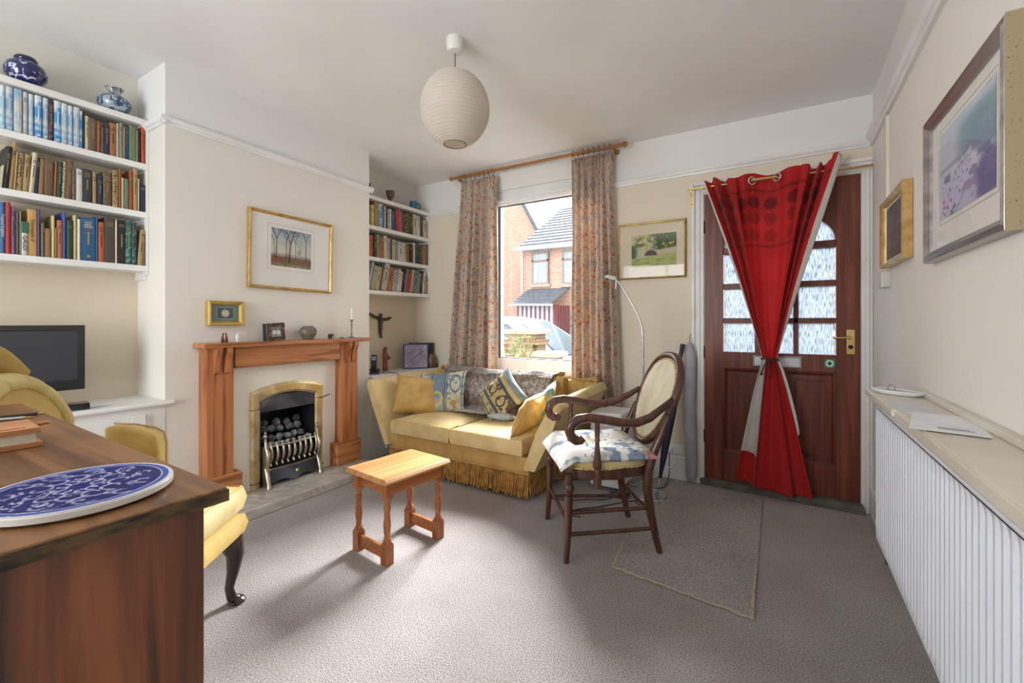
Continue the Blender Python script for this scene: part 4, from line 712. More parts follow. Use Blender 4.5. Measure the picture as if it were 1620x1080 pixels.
obj('body', B().lathe([(.001, 0), (.035, 0), (.06, .018), (.076, .045), (.074, .068), (.055, .09), (.031, .10), (.026, .108)], seg=36, cap=False), patterned('blue_scrolls', '#2b4a72', '#9fadb4', 30, .46, .54), v, smooth=True)
obj('neck', B().lathe([(.026, .106), (.027, .118), (.040, .138), (.042, .141), (.036, .139), (.024, .118), (.022, .106)], seg=30, cap=False), patterned('neck_band', '#3a4454', '#a9aaa5', 60, .45, .5), v, smooth=True)
tv = thing('television', 'black flat-screen television on the white cupboard in the left alcove', 'television', (-3.17, .535, .722))
M_bp = mat('gloss_black', '#141416', '#1a1a1d', rough=.12, coat=.5)
obj('bezel', B().ring(.58, .335, [(0, .01), (0, -.018), (.002, -.02), (.026, -.02), (.028, -.014), (.028, .01)]).box(-.262, .262, -.0195, .01, -.165, -.115).box(-.28, .28, .005, .04, -.14, .14), M_bp, tv, bevel=.002).matrix_local = Matrix.Translation((0, 0, .262)) @ Matrix.Rotation(math.radians(90-4), 4, 'Z')
obj('screen', B().box(-.262, .262, -.014, -.012, -.115, .142), mat('tv_screen', '#3a3d42', '#33363b', scale=2, rough=.22), tv).matrix_local = Matrix.Translation((0, 0, .262)) @ Matrix.Rotation(math.radians(90-4), 4, 'Z')
obj('stand', B().lathe([(.001, 0), (.12, 0), (.12, .006), (.05, .014), (.02, .02), (.02, .07), (.001, .07)], (0, .02, 0), 36, Matrix.Diagonal((.8, 1.2, 1, 1))), M_bp, tv, smooth=30)
dv = thing('disc_player', 'slim black disc player lying beside the television stand', 'disc player', (-3.08, .69, .7225), rot=(0, 0, math.radians(-8)))
obj('case', B().box(-.045, .045, -.14, .13, .0, .034), M_bp, dv, bevel=.004); obj('display', B().box(.0445, .0462, -.03, .10, .006, .022), mat('smoked_panel', '#20262c', '#2a3138', rough=.15), dv); obj('label_mark', B().box(.0455, .0466, -.05, -.035, .012, .020), M_let, dv)
pp = B()
for k in range(3): pp.box(-.10+k*.006, .09+k*.006, -.07, .07-.01*k, .0008+k*.0012, .0016+k*.0012, Matrix.Rotation(.2*k-.15, 4, 'Z'))
o = one('paper_sheets', pp, mat('paper', '#e6e6e6', '#dcdde0'), 'loose white papers beside the television on the cupboard top', 'paper'); o.location = (-3.15, .84, .7222)
# ============================================================ RIGHT ALCOVE THINGS
gb = B().lathe([(.001, 0), (.026, 0), (.024, .006), (.010, .014), (.009, .034), (.02, .044), (.036, .07), (.043, .105), (.044, .122), (.040, .122), (.034, .08), (.001, .05)], (-3.18, 3.0, 2.2875), 28)
one('goblet', gb, mat('brown_pottery', '#5e4a40', '#7b675c', scale=18, rough=.3, lo=.45, hi=.6), 'brown pottery goblet on top of the shelves beside the window', 'goblet', smooth=True)
mg = thing('mug', 'teal blue mug on top of the shelves beside the window', 'mug', (-3.18, 3.31, 2.2875))
obj('body', B().lathe([(.001, 0), (.034, 0), (.036, .01), (.038, .095), (.035, .095), (.033, .012), (.001, .008)], seg=28), mat('teal_glaze', '#2f6f8c', '#3a7e9a', scale=6, rough=.25), mg, smooth=True)
obj('handle', B().tube([(.02, .030, .082), (.03, .052, .078), (.034, .060, .05), (.03, .052, .024), (.02, .032, .018)], .006, 8), mat('dark_teal_glaze', '#27566c', '#204a5e', rough=.3), mg, smooth=True)
# small dark camera-like sensor on the picture rail corner
one('alarm_sensor', B().box(-3.03, -3.0, 2.592, 2.61, 2.325, 2.355), M_blk, 'tiny dark sensor at the corner of the chimney breast above the picture rail', 'sensor', bevel=.004)
cx_ = thing('crucifix_figure', 'dark bronze outstretched armed figure hanging on the alcove wall under the shelves', 'crucifix', (XL2+.018, 2.965, 1.19))
Mbz = mat('dark_bronze_cast', '#5a4a3c', '#3d3129', scale=25, metal=.4, rough=.5, bump=.3)
obj('figure', B().tube([(0, -.145, .058), (.0, -.085, .03), (.0, -.03, .012), (.0, .03, .0), (.0, .08, .0), (.0, .105, .012), (.0, .135, .02)], [.010, .012, .014, .015, .012, .013, .006], 9).tube([(0, 0, .03), (0, 0, -.01), (.002, -.004, -.06), (.004, -.006, -.12), (.006, -.002, -.165), (.014, .008, -.178)], [.014, .024, .019, .015, .011, .009], 10).ball((.004, -.004, .042), .018, 10).tube([(0, .012, .04), (0, .02, .06)], [.006, .002], 6), Mbz, cx_, smooth=True)
ph = thing('cordless_phone', 'black cordless phone with lit screen in its charging base on the alcove cupboard', 'telephone', (-3.09, 2.715, .7065), rot=(0, 0, math.radians(38)))
obj('charger_base', B().hexa([(-.05, -.045, 0), (.05, -.045, 0), (.05, .045, 0), (-.05, .045, 0), (-.042, -.04, .018), (.042, -.04, .018), (.042, .04, .038), (-.042, .04, .038)]), M_bp, ph, bevel=.005, rot=0) if False else obj('charger_base', B().hexa([(-.055, -.045, 0), (.055, -.045, 0), (.055, .05, 0), (-.055, .05, 0), (-.05, -.04, .016), (.05, -.04, .016), (.05, .045, .045), (-.05, .045, .045)]), M_bp, ph, bevel=.006)
hs = obj('handset', B().hexa([(-.024, .0, .02), (.024, .0, .02), (.024, .022, .02), (-.024, .022, .02), (-.025, .03, .165), (.025, .03, .165), (.025, .05, .165), (-.025, .05, .165)]), M_bp, ph, bevel=.006)
obj('handset_screen', B().hexa([(-.018, .0195, .118), (.018, .0195, .118), (.018, .022, .118), (-.018, .022, .118), (-.018, .0275, .153), (.018, .0275, .153), (.018, .030, .153), (-.018, .030, .153)]), mat('lit_blue_lcd', '#8fb4dc', '#a9c8e6', rough=.2), hs)
obj('keypad', B().hexa([(-.018, .006, .045), (.018, .006, .045), (.018, .009, .045), (-.018, .009, .045), (-.018, .0165, .108), (.018, .0165, .108), (.018, .019, .108), (-.018, .019, .108)]), mat('grey_keys', '#4a4c50', '#2a2b2e', scale=200, tex='voronoi', lo=.2, hi=.4), hs)
one('phone_cable', B().tube([(-3.06, 2.77, .711), (-3.0, 2.80, .716), (-2.97, 2.84, .710), (-2.945, 2.86, .709), (-2.938, 2.87, .66), (-2.94, 2.88, .4), (-2.935, 2.86, .1)], .003, 6), M_blk, 'thin black phone cable trailing over the edge of the alcove cupboard', 'cable')
stt = thing('friar_statue', 'reddish terracotta robed friar statuette behind the phone', 'statue', (-3.17, 2.925, .7065), rot=(0, 0, .5))
Mtc = mat('terracotta', '#9a5a42', '#7f4533', scale=20, rough=.6, bump=.1)
obj('robe', B().lathe([(.001, 0), (.034, 0), (.034, .01), (.030, .05), (.027, .10), (.031, .135), (.034, .155), (.026, .175), (.012, .184), (.009, .19), (.001, .19)], seg=20, M=Matrix.Diagonal((.8, 1, 1, 1))).tube([(.0, .03, .155), (.018, .032, .125), (.034, .012, .118)], [.012, .012, .008], 8).tube([(.0, -.03, .155), (.016, -.03, .12), (.034, -.006, .112)], [.012, .012, .008], 8), Mtc, stt, smooth=True)
obj('head', B().ball((.004, 0, .206), .018, 14, (1, .9, 1.15)).tube([(.0, 0, .19), (-.012, 0, .196), (-.014, 0, .185)], [.016, .014, .01], 8), Mtc, stt, smooth=True); obj('held_bird', B().ball((.042, .004, .122), .012, 10, (1, 1.3, .8)), Mtc, stt, smooth=True)
ck = thing('square_clock', 'square blue clock with patterned lilac face leaning in the alcove beside the window', 'clock', (-3.075, 3.235, .7065), rot=(-.10, 0, math.radians(48)))
ck.rotation_euler = (-.08, 0, math.radians(48))
def clockface(U, V):
    a = np.arctan2(V-.5, U-.5); r = np.hypot(U-.5, V-.5); n = fbm(U, V, 6); c = np.stack([.52+.2*n, .49+.18*n, .56+.18*n], 1)
    for k in range(12):
        b_ = k*PI/6; m = (np.abs(np.sin(a-b_))*r < .007)*(np.cos(a-b_) > 0)*(r > .2)*(r < .36); c = mixc(c, (.25, .25, .4), m*.8)
    c = mixc(c, (.35, .35, .5), (np.abs(r-.19-.02*np.cos(12*a)) < .006)*.6)
    for x, y in ((.72, .77), (.77, .72), (.32, .26), (.36, .18), (.27, .3)): c = mixc(c, (.62, .22, .30), ss(1, .6, np.hypot((U-x)/.035, (V-y)/.025))*.9)
    for x in (.1, .9):
        for y in (.1, .9): c = mixc(c, (.92, .93, .95), ss(1.2, .8, np.hypot(U-x, V-y)/.025))
    return c
obj('case', B().box(-.122, .122, -.006, .022, 0, .244), mat('blue_lacquer', '#2f3d6a', '#28355e', rough=.35), ck, bevel=.004)
obj('face', painted(clockface, 90, 90, lambda u, v: ((u-.5)*.222, -.0075, .122+(v-.5)*.222)), M_pic, ck)
def hand(a, L, w): 
    R = Matrix.Translation((0, -.010, .122)) @ Matrix.Rotation(a, 4, 'Y'); return B().hexa([R @ Vector(p) for p in ((-w, 0, -.02), (w, 0, -.02), (w, .0012, -.02), (-w, .0012, -.02), (-w*.4, 0, L), (w*.4, 0, L), (w*.4, .0012, L), (-w*.4, .0012, L))])
obj('hour_hand', hand(math.radians(232), .045, .005), M_letb, ck); obj('minute_hand', hand(math.radians(55), .085, .0035), M_letb, ck)
one('dark_picture_frame', B().ring(.25, .25, [(0, 0), (0, -.014), (.022, -.014), (.022, 0)], 0, .125).box(-.11, .11, -.006, -.002, .015, .235), M_blk, 'black square frame propped behind the blue clock', 'picture frame').matrix_world = Matrix.Translation((-3.11, 3.345, .7065)) @ Matrix.Rotation(math.radians(40), 4, 'Z') @ Matrix.Rotation(-.08, 4, 'X')
jr = thing('pottery_jar', 'small brown stoneware jar beside the clock in the alcove corner', 'jar', (-3.0, 3.375, .7065))
obj('body', B().lathe([(.001, 0), (.030, 0), (.036, .01), (.040, .04), (.040, .09), (.034, .105), (.024, .112), (.022, .125), (.027, .135), (.023, .137), (.018, .12), (.001, .11)], seg=24), mat('brown_stoneware', '#8a6a4d', '#5e4532', scale=12, rough=.4), jr, smooth=True)
bw = B()
for k in range(6): bw.ball((.0, -.03+.012*k, .008+.012*abs(math.sin(k))), .008, 8)
o = one('bead_string', bw.tube([(0, 0, 0), (.0, .0, .03), (.01, .01, .045)], [.006, .005, .002], 6), mat('dark_red_beads', '#6b3a30', '#4a2822', rough=.4), 'small dark red string of beads by the curtain on the alcove cupboard', 'beads', smooth=True); o.location = (-2.985, 3.42, .7075)
# ============================================================ SOFA
def velvet(name, c1, c2):
    return mat(name, c1, c2, scale=9, rough=.75, sheen=.35, bump=.12, bscale=120, lo=.3, hi=.7, detail=6)
M_velv = velvet('gold_velvet', '#caa968', '#b38c4c'); M_velvp = velvet('gold_velvet_pale', '#dcc594', '#c9ae74')
SY0, SY1 = 2.50, 3.28; SX0, SX1 = -2.665, -1.405
sf = thing('sofa', 'gold velvet two-seat sofa with drop arms and a deep fringe under the window', 'sofa', (-2.03, 2.9, 0))
kw = dict(parent=sf, world=True)
obj('base', rbox(B(), SX0, SX1, 2.52, SY1, .165, .29, crown=.0, ed=.02), M_velv, smooth=True, **kw)
for (a, c) in ((SX0+.045, -2.044), (-2.026, SX1-.03)):
    sc_ = obj('seat_cushion', rbox(B(), a, c, SY0-.02, 3.10, .285, .405, crown=.022, ed=.022, n=18), M_velvp, smooth=True, **kw)
    e = .010; pts = [(a+e, SY0-.012, .394), (c-e, SY0-.012, .394)]
    obj('piping', B().tube([(a+.004, 2.6, .396), (a+.006, SY0-.012, .394), (c-.006, SY0-.012, .394), (c-.004, 2.6, .396)], .0045, 6).tube([(a+.006, SY0-.012, .298), (c-.006, SY0-.012, .298)], .0045, 6), M_velv, sc_, world=True, smooth=True)
def backf(front):
    def g(u, v):
        x = -2.72+1.26*u; k = math.sin(PI*u)
        if front: return (x, 3.10+.07*v-.035*math.sin(PI*v)*k**.3, .27+.445*v+.012*k)
        return (x, 3.28, .27+.445*v+.012*k)
    return g
b = B(); n_ = 16
b.grid(backf(True), 30, 10); b.grid(backf(False), 30, 10); b.grid(lambda u, v: Vector(backf(True)(u, 1)).lerp(Vector(backf(False)(u, 1)), v)+Vector((0, 0, .022*math.sin(PI*v))), 30, 6)
for u in (0, 1): b.grid(lambda a, v, u=u: Vector(backf(True)(u, v)).lerp(Vector(backf(False)(u, v)), a), 2, 10)
obj('sofa_back', b, M_velv, smooth=True, **kw)
def arm(side, y0, y1, ztf, ztb, xtf, xtb, xb0, th=1.0):
    """leaning drop arm: cross-section in xz swept front to back"""
    b = B(); n = 14; vs = []
    for k in range(n+1):
        t = k/n; y = y0+(y1-y0)*t; zt = ztf+(ztb-ztf)*t; xt = xtf+(xtb-xtf)*t
        prof = [(xb0, .20), (xb0+(xt-xb0)*.45, .20+(zt-.20)*.52), (xt-side*.018, zt-.045), (xt-side*.004, zt-.012), (xt+side*.02, zt), (xt+side*.055*th, zt-.012), (xt+side*.075*th, zt-.05), (xt+side*.05*th, zt-.085), (xb0+(xt-xb0)*.5+side*.09*th, .20+(zt-.2)*.45), (xb0+side*.085*th, .20)]
        e = .012 if k in (0, n) else 0; cx = sum(p[0] for p in prof)/len(prof); cz = sum(p[1] for p in prof)/len(prof)
        vs += [(cx+(px-cx)*(1-e*2), y, cz+(pz-cz)*(1-e)) for px, pz in prof]
    m = len(prof); b.add(vs, [(k*m+i, k*m+(i+1) % m, (k+1)*m+(i+1) % m, (k+1)*m+i) for k in range(n) for i in range(m)]+[tuple(range(m))[::-1], tuple(n*m+i for i in range(m))])
    return b
a1 = obj('arm', arm(-1, 2.47, 3.27, .700, .728, -2.85, -2.74, SX0+.03, .55), M_velvp, smooth=55, **kw)
a2 = obj('arm', arm(1, 2.50, 3.26, .672, .712, -1.235, -1.205, SX1-.035), M_velvp, smooth=55, **kw)
b = B(); r = random.Random(3)
def strand(x, y, top, L, ox, oy):
    b.tube([(x, y, top), (x+ox*.4+r.uniform(-.003, .003), y+oy*.5, top-L*.5), (x+ox+r.uniform(-.007, .007), y+oy+r.uniform(-.004, .004), top-L)], [.0042, .005, .0056], 5)
for k in range(165):
    t = k/164; strand(SX0+(SX1-SX0)*t, 2.515+.004*(k % 2), .172, .15+r.uniform(-.018, .008), r.uniform(-.008, .008), -.018)
for k in range(90):
    t = k/89; y = 2.52+(SY1-2.54)*t; strand(SX1, y, .172, .15+r.uniform(-.02, .006), .015, 0)
    if k < 90: strand(SX0, y, .172, .15+r.uniform(-.02, .006), -.02, 0)
obj('fringe', b, mat('gold_fringe', '#c2944f', '#8f6630', scale=24, rough=.8, sheen=.3), kind='stuff', smooth=True, **kw)
obj('fringe_heading', B().tube([(SX0-.003, SY1, .176), (SX0-.003, 2.513, .176), (SX1+.003, 2.513, .176), (SX1+.003, SY1, .176)], .008, 6), M_velv, smooth=True, **kw)
M_fin = mat('gilt_wood', '#c3a258', '#9b7a3a', scale=10, rough=.35, metal=.3)
for (x, y, z) in ((-1.50, 3.235, .70), (-2.66, 3.235, .70)):
    obj('back_post', B().lathe([(.05, 0), (.052, .02), (.040, .035), (.028, .04), (.022, .05), (.03, .058), (.026, .07), (.010, .08), (.001, .082)], (x, y, z-.005), 18), M_fin if x > -2 else M_velv, smooth=True, **kw)
obj('arm_finial', B().lathe([(.018, 0), (.024, .012), (.016, .024), (.02, .03), (.014, .042), (.001, .046)], (-1.20, 3.20, .712), 16).lathe([(.018, 0), (.024, .012), (.016, .024), (.001, .04)], (-2.70, 3.2, .73), 16), M_fin, smooth=True, **kw)
b = B()
for (p, q) in (((-1.50, 3.225, .735), (-1.20, 3.20, .735)), ((-2.66, 3.225, .735), (-2.72, 3.20, .745))):
    p, q = Vector(p), Vector(q)
    for s in (0, PI): b.tube([p.lerp(q, i/24)+Vector((0, .006*math.cos(i*.9+s), .006*math.sin(i*.9+s)-.012*math.sin(PI*i/24))) for i in range(25)], .006, 6)
b.tube([(-1.20, 3.19, .73), (-1.19, 3.17, .68), (-1.18, 3.165, .60)], [.008, .010, .016], 8)
obj('arm_cord', b, M_velv, smooth=True, kind='stuff', **kw)
b = B(); b.grid(lambda u, v: (-1.50+.30*u, 3.25+.012*math.sin(16*u), .50+.21*v+.008*math.sin(20*u)), 16, 6)
obj('gathered_corner', b, M_velv, solid=.02, smooth=True, **kw)
# throw
def throwf(u, v):
    path = [(3.298, .60), (3.295, .70), (3.262, .752), (3.20, .758), (3.135, .728), (3.10, .64), (3.07, .54), (3.03, .455), (2.95, .437), (2.86, .434)]
    f = v*(len(path)-1); i = min(int(f), len(path)-2); t = f-i; y = path[i][0]*(1-t)+path[i+1][0]*t; z = path[i][1]*(1-t)+path[i+1][1]*t
    x = -2.61+1.07*u+.03*v*(.5-u)*0+.012*math.sin(7*v)
    wv = .010*math.sin(9*u+3*v)+.006*math.sin(23*u+5*v); z += wv*.6+rng.uniform(-.004, .004)+(.012 if i > 6 else 0); y -= abs(wv)*.8+rng.uniform(0, .006)+.008
    if v > .93: y += .035*math.sin(11*u)*(v-.9)*5
    return (x, y, z)
b = B(); b.grid(throwf, 120, 90)
def furcol():
    n = np.array(b.v); u = (n[:, 0]+2.6); y = n[:, 1]; z = n[:, 2]; s = z-y*.6
    st = fbm(u*.6, s*3, 3)+.45*np.sin(s*30+2*fbm(u, s, 2)); k = np.clip(.42+.6*(st-.5)+1.5*(fbm(u*6, s*14, 9)-.5), 0, 1)
    c = np.stack([.42+.52*k, .33+.59*k, .27+.66*k], 1); return srgb(c)
b.c = furcol()
th = one('fur_throw', b, vmat('fur_pile', rough=1, sheen=.6, bump=1.0, bscale=180), 'mottled grey-brown faux fur throw draped over the back of the sofa', 'throw', smooth=True, solid=.008)
hb = B(); hb.c = None; rr = random.Random(11); base = b.v; cols_ = []
idx = [i for i in range(len(base))]
for i in range(14000):
    j = rr.choice(idx); p = Vector(base[j]); d = Vector((rr.uniform(-1, 1), rr.uniform(-1.1, -.2), rr.uniform(-.7, .8))).normalized(); L_ = rr.uniform(.010, .022); s = d.cross(Vector((rr.uniform(-1, 1), .3, 1))).normalized()*.0011
    hb.add([p+s, p-s, p+d*L_+Vector((0, 0, -.004))], [(0, 1, 2)]); cols_ += [b.c[j]*rr.uniform(.8, 1.25)]*3
hb.c = np.array(cols_); obj('pile', hb, vmat('fur_strands', rough=.9, sheen=.4), th, kind='stuff')
# cushions
def MX(loc, rx=0, ry=0, rz=0): return Matrix.Translation(loc) @ Matrix.Rotation(math.radians(rz), 4, 'Z') @ Matrix.Rotation(math.radians(rx), 4, 'X') @ Matrix.Rotation(math.radians(ry), 4, 'Y')
def cushion(label, w_, h_, t_, M, m, paint=None, piping=None):
    b = pillow(B(), w_, h_, t_, Matrix.Identity(4))
    if paint:
        nn = 23; U = np.array([i/22 for j in range(nn) for i in range(nn)]); V = np.array([j/22 for j in range(nn) for i in range(nn)])
        b = B(); b.grid(pillow_pts(w_, h_, t_, Matrix.Identity(4), 90, 90, -1), 90, 90); b.grid(pillow_pts(w_, h_, t_, Matrix.Identity(4), 90, 90, 1), 90, 90)
        U = np.array([i/90 for j in range(91) for i in range(91)]); V = np.array([j/90 for j in range(91) for i in range(91)]); c = srgb(paint(U, V)); b.c = np.concatenate([c, c])
    o = one('cushion', b, m, label, 'cushion', smooth=True); o.matrix_world = M
    if piping is not None:
        f = pillow_pts(w_, h_, t_, Matrix.Identity(4), side=1); per = [f(i/16, 0) for i in range(17)]+[f(1, i/16) for i in range(1, 17)]+[f(1-i/16, 1) for i in range(1, 17)]+[f(0, 1-i/16) for i in range(1, 17)]
        obj('piping', B().tube(per, .004, 6), piping, o, smooth=True)
    return o
def tapestry(U, V):
    n = fbm(U, V, 9); c = np.stack([.72+.12*n, .72+.12*n, .62+.14*n], 1)
    m = ((U > .30)*(U < .60)).astype(float); c = mixc(c, (.40, .50, .60), m*(.6+.5*n)*ss(.25, .4, V)*.9); c = mixc(c, (.42, .50, .58), m*.35)
    for x in (.04, .27, .31, .60, .64, .96): c = mixc(c, (.28, .36, .48), ss(.018, .008, np.abs(U-x))*.9)
    fl = (fbm(U+5, V, 16) > .56); c = mixc(c, (.36, .43, .52), fl*.7*(1-m)); c = mixc(c, (.80, .68, .36), ((fbm(U, V+7, 13) > .6)*ss(.5, .3, V))*.8)
    e = np.abs(np.hypot((U-.45)/.11, (V-.3)/.15)-1) < .2; c = mixc(c, (.80, .74, .50), e*.9); e = np.hypot((U-.8)/.07, (V-.2)/.07) < 1; c = mixc(c, (.76, .56, .30), e*.9); e = np.abs(np.hypot((U-.82)/.10, (V-.65)/.2)-1) < .12; return mixc(c, (.35, .45, .58), e*.9)
def tapestry2(U, V):
    n = fbm(U, V, 9); c = np.stack([.66+.15*n, .60+.14*n, .42+.12*n], 1)
    for x in (.10, .27, .30, .68, .71, .92): c = mixc(c, (.24, .28, .34), ss(.020, .010, np.abs(V-x))*.95)
    c = mixc(c, (.38, .46, .52), ss(.8, .85, V)*(.5+.5*n)); c = mixc(c, (.38, .44, .46), (V < .27)*(fbm(U, V+4, 14) > .5)*.8); mid = (V > .31)*(V < .67)
    c = mixc(c, (.28, .24, .22), mid*(fbm(U+8, V, 12) > .55)*.85)
    for x in (.3, .7): c = mixc(c, (.22, .2, .24), mid*(np.abs(np.hypot((U-x)/.12, (V-.49)/.12)-1) < .15)*.9)
    return c
def tealfloral(U, V):
    n = fbm(U, V, 8); c = np.stack([.35+.1*n, .52+.1*n, .50+.1*n], 1); c = mixc(c, (.76, .68, .40), (fbm(U+2, V, 10) > .55)*.9); c = mixc(c, (.78, .50, .30), (fbm(U, V+9, 13) > .63)*.9); return mixc(c, (.25, .40, .30), (fbm(U+6, V+3, 12) > .62)*.8)
M_tap = vmat('woven_tapestry', rough=.9, bump=.35, bscale=300)
cushion('gold velvet cushion leaning on the left arm of the sofa', .38, .32, .17, MX((-2.565, 2.785, .548), -14, 4, -58) if False else MX((-2.60, 2.76, .555), -24, 9, 50), M_velv, piping=M_velv)
cushion('pale blue and cream striped tapestry cushion on the left sofa seat', .42, .36, .12, MX((-2.45, 2.89, .575), -24, -5, 18), M_tap, tapestry)
cushion('blue and ochre tapestry cushion set on its corner in the middle of the sofa', .36, .36, .11, MX((-1.865, 2.90, .585), -30, 40, -6), M_tap, tapestry2)
cushion('teal and yellow floral cushion leaning on the right arm of the sofa', .40, .34, .09, MX((-1.505, 2.93, .56), -28, 0, -68), M_tap, tealfloral)
cushion('gold velvet cushion at the front of the right sofa arm', .38, .30, .13, MX((-1.49, 2.70, .535), -30, 0, -80), M_velv, piping=M_velv)
cushion('small pale blue cushion lying flat under the tapestry cushions on the sofa', .20, .14, .045, MX((-1.79, 2.80, .455), 80, 0, 4), mat('pale_blue_cloth', '#b9c3c6', '#9fb0b8', scale=40, rough=.9))
# ============================================================ CURTAINS
def floral():
    m = bpy.data.materials.new('floral_print'); m.use_nodes = True; nt = m.node_tree; N = nt.nodes; L = nt.links; p = N['Principled BSDF']; p.inputs['Roughness'].default_value = .9
    uv = N.new('ShaderNodeUVMap'); uv.uv_map = 'cloth'; mp = N.new('ShaderNodeMapping'); mp.inputs['Scale'].default_value = (1, 1, 1); L.new(uv.outputs[0], mp.inputs['Vector'])
    def vor(sc_, ran=1): v = N.new('ShaderNodeTexVoronoi'); v.inputs['Scale'].default_value = sc_; v.inputs['Randomness'].default_value = ran; L.new(mp.outputs[0], v.inputs['Vector']); return v
    def mask(src, a, b_):
        a, b_ = min(a, b_), max(a, b_); r = N.new('ShaderNodeMapRange'); r.inputs['From Min'].default_value = a; r.inputs['From Max'].default_value = b_; r.inputs['To Min'].default_value = 1; r.inputs['To Max'].default_value = 0; L.new(src, r.inputs['Value']); return r.outputs[0]
    def mul(a, b_): q = N.new('ShaderNodeMath'); q.operation = 'MULTIPLY'; L.new(a, q.inputs[0]); L.new(b_, q.inputs[1]); return q.outputs[0]
    col = None
    def layer(prev, c, fac): x = N.new('ShaderNodeMix'); x.data_type = 'RGBA'; L.new(fac, x.inputs['Factor']); (L.new(prev, x.inputs['A']) if not isinstance(prev, tuple) else setattr(x.inputs['A'], 'default_value', prev)); x.inputs['B'].default_value = (*lin(c), 1); return x.outputs['Result']
    nz = N.new('ShaderNodeTexNoise'); nz.inputs['Scale'].default_value = 16; L.new(mp.outputs[0], nz.inputs['Vector'])
    nl = N.new('ShaderNodeTexNoise'); nl.inputs['Scale'].default_value = 55; nl.inputs['Distortion'].default_value = 2.5; nl.inputs['Detail'].default_value = 2; L.new(mp.outputs[0], nl.inputs['Vector'])
    def band(src, c, w_):
        s_ = N.new('ShaderNodeMath'); s_.operation = 'SUBTRACT'; s_.inputs[1].default_value = c; L.new(src, s_.inputs[0]); a = N.new('ShaderNodeMath'); a.operation = 'ABSOLUTE'; L.new(s_.outputs[0], a.inputs[0]); return mask(a.outputs[0], w_*.6, w_)
    col = layer((*lin('#d2bba5'), 1), '#a4a5a3', mask(nz.outputs['Fac'], .40, .46))
    col = layer(col, '#ddd2c6', band(nl.outputs['Fac'], .5, .035)); col = layer(col, '#7b7570', band(nl.outputs['Fac'], .60, .016))
    v1 = vor(22); col = layer(col, '#c78f70', mask(v1.outputs['Distance'], .34, .28)); col = layer(col, '#b3664a', mask(v1.outputs['Distance'], .17, .12))
    v2 = vor(46); col = layer(col, '#b27458', mask(v2.outputs['Distance'], .24, .18)); v3 = vor(40); mp2 = v3; col = layer(col, '#d9d0c8', mask(v3.outputs['Distance'], .20, .14))
    ts = N.new('ShaderNodeBsdfTranslucent'); mx = N.new('ShaderNodeMixShader'); mx.inputs['Fac'].default_value = .22; L.new(col, p.inputs['Base Color']); L.new(col, ts.inputs['Color'])
    L.new(p.outputs[0], mx.inputs[1]); L.new(ts.outputs[0], mx.inputs[2]); L.new(mx.outputs[0], N['Material Output'].inputs['Surface']); return m
M_floral = floral()
def curtain(name, label, xt0, xt1, xb0, xb1, zt, zb, y0, nf, seed, width):
    r = random.Random(seed); ph = [r.uniform(0, 6.28) for _ in range(6)]
    def f(u, v):
        t = 1-v; xa = xt0+(xb0-xt0)*t**1.2; xb = xt1+(xb1-xt1)*t**1.2
        uu = u+.016*math.sin(u*19+ph[0])*(1-abs(2*u-1))+.012*math.sin(u*11+t*2.5+ph[1])*math.sin(PI*u)
        x = xa+(xb-xa)*uu; A = (.013+.030*min(1, t*2.5))
        y = y0+A*math.sin(2*PI*nf*u+ph[2]+.7*math.sin(3*u+2*t))+A*.4*math.sin(2*PI*nf*2.3*u+ph[3]+1.5*t)
        if t < .05: y = y0+(y-y0)*.7+.008*math.sin(u*nf*19)
        return (x, y, zb+(zt-zb)*v+(.006*math.sin(u*nf*14) if t < .01 else 0))
    b = B(); nu, nv = 160, 50; b.grid(f, nu, nv); o = obj(name, b, M_floral, smooth=True, solid=.0025)
    uvl = o.data.uv_layers.new(name='cloth'); H_ = zt-zb
    for poly in o.data.polygons:
        for li in poly.loop_indices:
            vi = o.data.loops[li].vertex_index; uvl.data[li].uv = ((vi % (nu+1))/nu*width, (vi//(nu+1))/nv*H_)
    return tag(o, label, 'curtain')
curtain('floral_curtain', 'left floral curtain of the window, beside the alcove shelves', -2.625, -2.222, -2.79, -2.215, 2.508, .30, 3.375, 5, 4, 1.1)
curtain('floral_curtain', 'right floral curtain of the window, behind the reading lamp', -1.478, -1.135, -1.49, -1.045, 2.505, .10, 3.375, 5, 9, 1.1)
M_rodw = wood('stained_beech', '#b07a48', '#8c5a30', 'x', scale=8, rough=.35)
cr_ = thing('curtain_pole', 'wooden curtain pole with rings above the window', 'curtain pole', (-1.9, 3.36, 2.545))
obj('pole', B().tube([(-2.70, 3.36, 2.553), (-1.06, 3.36, 2.535)], .013, 14), M_rodw, cr_, world=True, smooth=True)
for x, s, z in ((-2.70, -1, 2.553), (-1.06, 1, 2.535)): obj('finial', B().lathe([(.014, 0), (.017, .006), (.012, .012), (.022, .028), (.022, .038), (.012, .052), (.001, .056)], (x, 3.36, z), 16, Matrix.Rotation(s*PI/2, 4, 'Y')), M_rodw, cr_, world=True, smooth=True)
for x in [-2.61+.052*k for k in range(8)]+[-1.46+.045*k for k in range(8)]:
    b = B(); pts = [(x+.003*math.sin(a*PI/8*0), 3.36+.021*math.cos(a*PI/8), 2.543+.021*math.sin(a*PI/8)) for a in range(17)]; b.tube(pts, .0032, 6, cap=False); b.tube([(x, 3.36, 2.522), (x, 3.362, 2.508)], .002, 5)
    obj('curtain_ring', b, M_rodw, cr_, world=True, smooth=True)
for x in (-2.64, -1.12): obj('bracket', B().tube([(x, 3.36, 2.53), (x, 3.40, 2.52), (x, 3.46, 2.52)], .010, 8).lathe([(.022, 0), (.022, .008)], (x, 3.455, 2.52), 14, Matrix.Rotation(PI/2, 4, 'X')), M_rodw, cr_, world=True, smooth=30)
